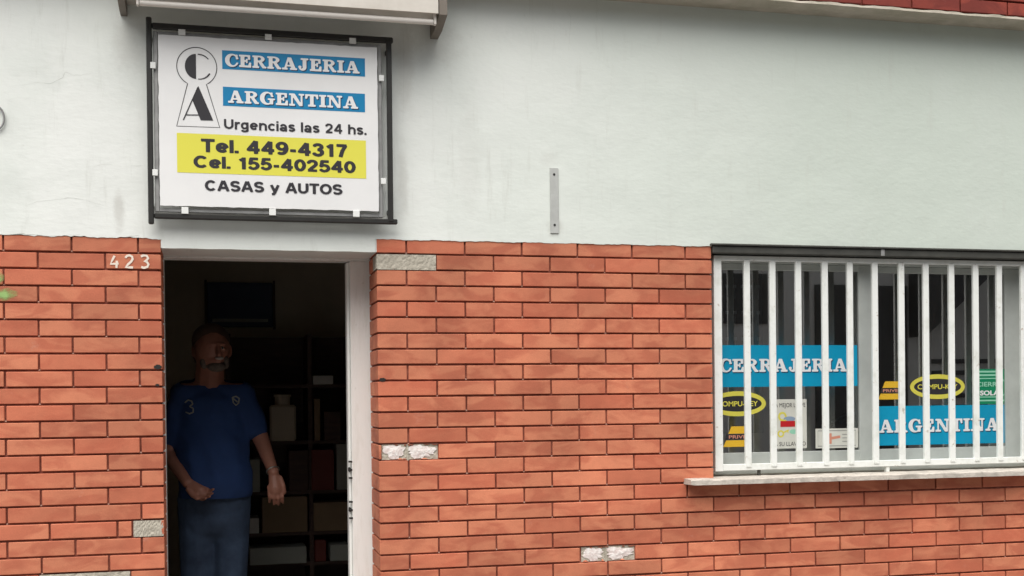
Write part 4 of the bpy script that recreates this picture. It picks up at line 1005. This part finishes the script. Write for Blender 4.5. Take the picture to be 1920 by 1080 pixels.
# ================================================================== the person in the doorway
def person():
    y0 = 1.25
    def P(u, v, dy=0): x, z = W(u, v, y0 + dy); return Vector((x, y0 + dy, z))
    hip = P(400, 955); fl = .14
    root = empty('person', (hip.x, y0, fl)); tag(root, 'person in a blue polo shirt and dark jeans standing inside the dark doorway', 'person')
    def remesh(blobs, name, m, vox, sm=6):
        """blobs: tapered capsules / ellipsoids fused into one continuous skin"""
        bm = bmesh.new()
        for bl in blobs:
            if bl[0] == 'c':
                _, p, q_, r0, r1, fx, fy = bl; n_ = max(2, int((q_ - p).length / (min(r0, r1) * .35)) + 1)
                for i in range(n_ + 1):
                    t = i / n_; c = p.lerp(q_, t); r = r0 + (r1 - r0) * t
                    bmesh.ops.create_icosphere(bm, subdivisions=2, radius=1, matrix=Matrix.Translation(c) @ Matrix.Diagonal((r * fx, r * fy, r, 1)))
            else:
                _, c, rx, ry, rz = bl; bmesh.ops.create_icosphere(bm, subdivisions=3, radius=1, matrix=Matrix.Translation(c) @ Matrix.Diagonal((rx, ry, rz, 1)))
        me = bpy.data.meshes.new(name); bm.to_mesh(me); bm.free()
        o = bpy.data.objects.new(name, me); sc.collection.objects.link(o)
        a = o.modifiers.new('r', 'REMESH'); a.mode = 'VOXEL'; a.voxel_size = vox; a.use_smooth_shade = True
        s_ = o.modifiers.new('s', 'SMOOTH'); s_.iterations = sm; s_.factor = .5
        dg = bpy.context.evaluated_depsgraph_get(); dg.update(); me2 = bpy.data.meshes.new_from_object(o.evaluated_get(dg)); bpy.data.objects.remove(o)
        for v in me2.vertices: v.co = v.co - root.location
        for p_ in me2.polygons: p_.use_smooth = True
        me2.name = name; me2.materials.append(m)
        ob = bpy.data.objects.new(name, me2); sc.collection.objects.link(ob); ob.parent = root; return ob
    C = lambda p, q_, r0, r1, fx=1, fy=1: ('c', p, q_, r0, r1, fx, fy)
    E_ = lambda c, a, b_, c_: ('e', c, a, b_, c_)
    V3 = Vector
    head = P(397, 655); hz = .115
    shL, shR = P(345, 741), P(452, 741)        # shoulders, in view order
    elL, wrL = P(316, 850, .02), P(352, 905, -.14)
    elR, wrR = P(489, 822, -.02), P(513, 886, -.16)
    kneeL, kneeR = P(370, 1140), P(432, 1140, -.03)
    def hand(wr, d, side, palm=.040):
        """a lightly curled hand: palm, four unequal fingers in two bends, a thumb leaving the side"""
        d = d.normalized(); s = V3((1, 0, 0)) * side; s = (s - d * s.dot(d)).normalized(); nrm = d.cross(s).normalized()
        out = [C(wr, wr + d * .085, .026, .033, 1, .62)]
        for i, (ln, off) in enumerate(((.068, -.032), (.076, -.0108), (.072, .0108), (.056, .031))):
            b0 = wr + d * .088 + s * off; k1 = b0 + d * ln * .5 + nrm * .008; k2 = k1 + d * ln * .34 + nrm * .032
            out += [C(b0 - d * .02, k1, .0090, .0084), C(k1, k2, .0084, .0072)]
        t0 = wr + d * .030 - s * .028; t1 = t0 + d * .038 - s * .012; t2 = t1 + d * .034 - s * .004 + nrm * .01
        out += [C(t0, t1, .0135, .0115), C(t1, t2, .0112, .0092)]
        return out
    chest = P(396, 800); belly = P(402, 890, -.03)
    body = [E_(head, .088, .102, hz), E_(head + V3((.004, -.028, -.055)), .066, .066, .060), E_(head + V3((.008, -.035, -.055)), .056, .062, .062), C(head + V3((-.008, .015, -.06)), P(391, 745), .070, .080), C(P(372, 733), shL, .052, .052), C(P(412, 733), shR, .052, .052),
            C(shL, shR, .062, .062), C(chest, belly, .125, .125, 1.12, .78), C(belly, hip, .118, .105, 1.08, .78),
            C(shL, elL, .052, .042), C(elL, wrL, .041, .028), C(shR, elR, .052, .042), C(elR, wrR, .041, .027),
            C(P(372, 965), kneeL, .088, .060), C(P(430, 965), kneeR, .088, .060),
            C(kneeL, V3((kneeL.x, y0 + .03, fl + .09)), .056, .040), C(kneeR, V3((kneeR.x, y0, fl + .09)), .056, .040),
            C(V3((kneeL.x, y0 + .05, fl + .04)), V3((kneeL.x - .02, y0 - .14, fl + .03)), .042, .032), C(V3((kneeR.x, y0 + .02, fl + .04)), V3((kneeR.x + .03, y0 - .17, fl + .03)), .042, .032),
            # face turned to the picture's right: brow, nose, lips, chin, ears
            E_(head + V3((.020, -.085, .020)), .050, .020, .014), C(head + V3((.030, -.098, .008)), head + V3((.034, -.115, -.028)), .011, .015),
            E_(head + V3((.026, -.090, -.056)), .026, .014, .008), E_(head + V3((.024, -.088, -.068)), .022, .013, .008), E_(head + V3((.020, -.070, -.096)), .026, .026, .018),
            E_(head + V3((-.088, .010, -.008)), .010, .018, .030), E_(head + V3((.088, .010, -.008)), .010, .018, .030),
            E_(head + V3((-.015, -.086, -.004)), .018, .012, .008), E_(head + V3((.055, -.078, -.004)), .016, .012, .008)]
    body += hand(wrL, P(392, 934, -.20) - wrL, 1) + hand(wrR, P(518, 935, -.20) - wrR, -1)
    remesh(body, 'body', M['skin'], .0048, 3)
    nk = P(391, 724)
    shirt = [C(shL + V3((.01, 0, 0)), shR + V3((-.01, 0, 0)), .078, .078), C(P(396, 778), P(398, 830), .158, .166, 1.16, .80), C(P(398, 830), P(405, 905, -.03), .172, .178, 1.06, .86),
             C(P(405, 905, -.02), P(405, 915, -.02), .172, .170, 1.10, .86),
             C(shL, shL.lerp(elL, .70), .072, .066), C(shR, shR.lerp(elR, .74), .072, .064), C(nk + V3((0, .015, .0)), nk + V3((0, .01, -.05)), .078, .092), C(P(374, 736), shL, .066, .070), C(P(408, 736), shR, .066, .070)]
    so_ = remesh(shirt, 'polo_shirt', M['shirt'], .009, 8)
    # straight hem: drop everything under the waistline
    zc = W(400, 931, y0)[1] - fl
    bm = bmesh.new(); bm.from_mesh(so_.data)
    bmesh.ops.bisect_plane(bm, geom=bm.verts[:] + bm.edges[:] + bm.faces[:], plane_co=(0, 0, zc), plane_no=(0, 0, -1), clear_outer=True)
    def neck_cut(): 
        bmesh.ops.bisect_plane(bm, geom=bm.verts[:] + bm.edges[:] + bm.faces[:], plane_co=(nk - root.location + V3((0, -.02, .022))), plane_no=V3((0, -.45, .9)), clear_outer=True)
    neck_cut()
    for v in bm.verts:      # cloth folds
        v.co += V3((math.sin(v.co.z * 60 + v.co.x * 25), math.sin(v.co.x * 55 + v.co.z * 22), 0)) * .0034
    bm.to_mesh(so_.data); bm.free()
    j = [C(P(372, 950), kneeL, .105, .078), C(P(432, 950), kneeR, .105, .078), C(kneeL, V3((kneeL.x, y0 + .03, fl + .10)), .076, .068), C(kneeR, V3((kneeR.x, y0, fl + .10)), .076, .068), C(P(384, 935), P(420, 935), .132, .132, 1.05, 1.0), C(P(384, 975), P(420, 975), .118, .118, 1.05, 1.05)]
    remesh(j, 'jeans', M['jeans'], .010, 5)
    shoe = [C(V3((kneeL.x, y0 + .06, fl + .045)), V3((kneeL.x - .02, y0 - .16, fl + .038)), .050, .042), C(V3((kneeR.x, y0 + .03, fl + .045)), V3((kneeR.x + .03, y0 - .19, fl + .038)), .050, .042)]
    for s_ in shoe: remesh([s_], 'shoe', M['belt'], .008, 3)
    remesh([E_(head + V3((-.004, .020, .044)), .093, .103, .088), E_(head + V3((-.004, .045, -.015)), .093, .082, .085)], 'hair', M['hair'], .007, 3)
    remesh([E_(head + V3((.036, -.098, -.047)), .022, .013, .009)], 'moustache', M['grey_hair'], .004, 1)
    remesh([E_(head + V3((.022, -.078, -.088)), .046, .030, .026), E_(head + V3((-.035, -.055, -.066)), .022, .028, .034), E_(head + V3((.066, -.045, -.066)), .018, .028, .034)], 'beard', M['beard'], .005, 2)
    for dx in (-.008, .052):
        for nm, mm, r_, dd in (('eye', M['cream'], .0075, .003), ('iris', M['ink'], .0050, -.0035)):
            c = head + V3((dx, -.092 + dd, .003)) - root.location
            bm = bmesh.new(); bmesh.ops.create_uvsphere(bm, u_segments=14, v_segments=8, radius=r_, matrix=Matrix.Translation(c)); me = bpy.data.meshes.new(nm); bm.to_mesh(me); bm.free(); link(nm, me, mm, root)
    d = (wrR - elR).normalized(); c = wrR - d * .012 - root.location
    m_ = MB(); a = d.orthogonal().normalized(); b_ = d.cross(a); pp = [c + (a * math.cos(2 * math.pi * i / 20) + b_ * math.sin(2 * math.pi * i / 20)) * .031 for i in range(20)]
    for i in range(20): m_.tube(pp[i], pp[(i + 1) % 20], .0036, n=6, cap=False)
    m_.build('bracelet', M['steel'], root)
    # the number and the crest on the chest
    def on_chest(pts, wd, name, m):
        V = []
        for u, v in pts: x, z = W(u, v, y0 - .15); V.append((x - root.location.x, z - fl))
        dg = so_.data; 
        yf = []
        from mathutils.bvhtree import BVHTree
        bv = BVHTree.FromPolygons([v.co for v in dg.vertices], [p_.vertices for p_ in dg.polygons])
        m2 = MB()
        Q = []
        for (x, z) in V:
            h_ = bv.ray_cast(V3((x, -1, z)), V3((0, 1, 0))); Q.append(V3((x, (h_[0].y if h_[0] else -.13) - .003, z)))
        for a_, b2 in zip(Q[:-1], Q[1:]): m2.tube(a_, b2, wd, n=6)
        return m2.build(name, m, root)
    on_chest([(346, 755), (352, 750), (359, 752), (361, 758), (355, 762), (362, 766), (362, 773), (355, 776), (348, 773)], .0034, 'chest_number', M['greybox'])
    on_chest([(436, 745), (443, 743), (449, 747), (448, 756), (443, 760), (438, 755), (436, 745), (441, 750), (446, 754)], .0035, 'chest_crest', M['greybox'])
person()

# ================================================================== across the street (mirrored in the panes)
oh = empty('opposite_house', (8, -11.8, 0)); tag(oh, 'house across the street with pale ground floor and a dark brown upper floor added to block low sky', 'house')
MB().box(-16, 8, -4, 0, 0, 3.35).build('wall', M['opp'], oh); MB().box(-16, 8, -4, -.02, 3.352, 6.6).build('sky_blocking_storey', M['oppdark'], oh)  # upper storey is added to block low sky and steepen the light
MB().box(-16.3, 8.3, -4.2, .35, 6.602, 6.75).build('roof', M['oppdark'], oh)
for x in (-14, -9.2, -4.6): MB().box(x, x + 1.5, -.05, .03, 1.0, 2.3).build('window', M['oppdark'], oh)
MB().box(.25, 1.85, -.05, .05, 0, 3.15).build('gate', M['oppdark'], oh); MB().box(-1.25, -.55, -.05, .04, 2.55, 3.3).build('window', M['oppdark'], oh)
MB().add([(1.9, .02, 2.35), (3.1, .02, 3.34), (1.9, .02, 3.34), (1.9, .5, 2.35), (3.1, .5, 3.34), (1.9, .5, 3.34)], [(0, 1, 2), (5, 4, 3), (0, 3, 4, 1), (1, 4, 5, 2), (2, 5, 3, 0)]).build('awning', M['oppdark'], oh)
for i in range(9): MB().box(2.3, 3.6, .002, .04, .5 + i * .18, .57 + i * .18).build('shutter_slat', M['oppdark'], oh)
def tree(x, y, h, r, label, seed):
    rnd = random.Random(seed); o = empty('street_tree', (x, y, -.02)); tag(o, label, 'tree', 'trees across the street')
    t = MB(); t.tube((0, 0, 0), (.1, .05, h * .5), .17, .11)
    for i in range(6): a = i * 1.05; t.tube((.1, .05, h * .42), (r * .7 * math.cos(a), r * .7 * math.sin(a), h * .8), .07, .02, n=7)
    t.build('trunk', M['bark'], o)
    c = MB(); cl = [(rnd.gauss(0, r * .45), rnd.gauss(0, r * .45), h * .75 + rnd.gauss(0, r * .3)) for _ in range(28)]
    for k in range(5200):
        a = rnd.choice(cl); p = V_(a[0] + rnd.gauss(0, r * .2), a[1] + rnd.gauss(0, r * .2), a[2] + rnd.gauss(0, r * .16)); s = rnd.uniform(.05, .11)
        u = V_(rnd.uniform(-1, 1), rnd.uniform(-1, 1), rnd.uniform(-1, 1)).normalized(); v = u.orthogonal().normalized(); c.add([p - u * s, p + v * s * .6, p + u * s, p - v * s * .6], [(0, 1, 2, 3)])
    me = bpy.data.meshes.new('crown'); me.from_pydata(c.v, [], c.f); link('crown', me, M['leaf'], o)
V_ = lambda a, b_, c: Vector((a, b_, c))
tree(-3.5, -10.2, 6.2, 2.1, 'broad leafy street tree across the road, nearer the shop door', 1)
tree(15.4, -10.3, 5.6, 1.8, 'smaller leafy street tree across the road further along', 2)
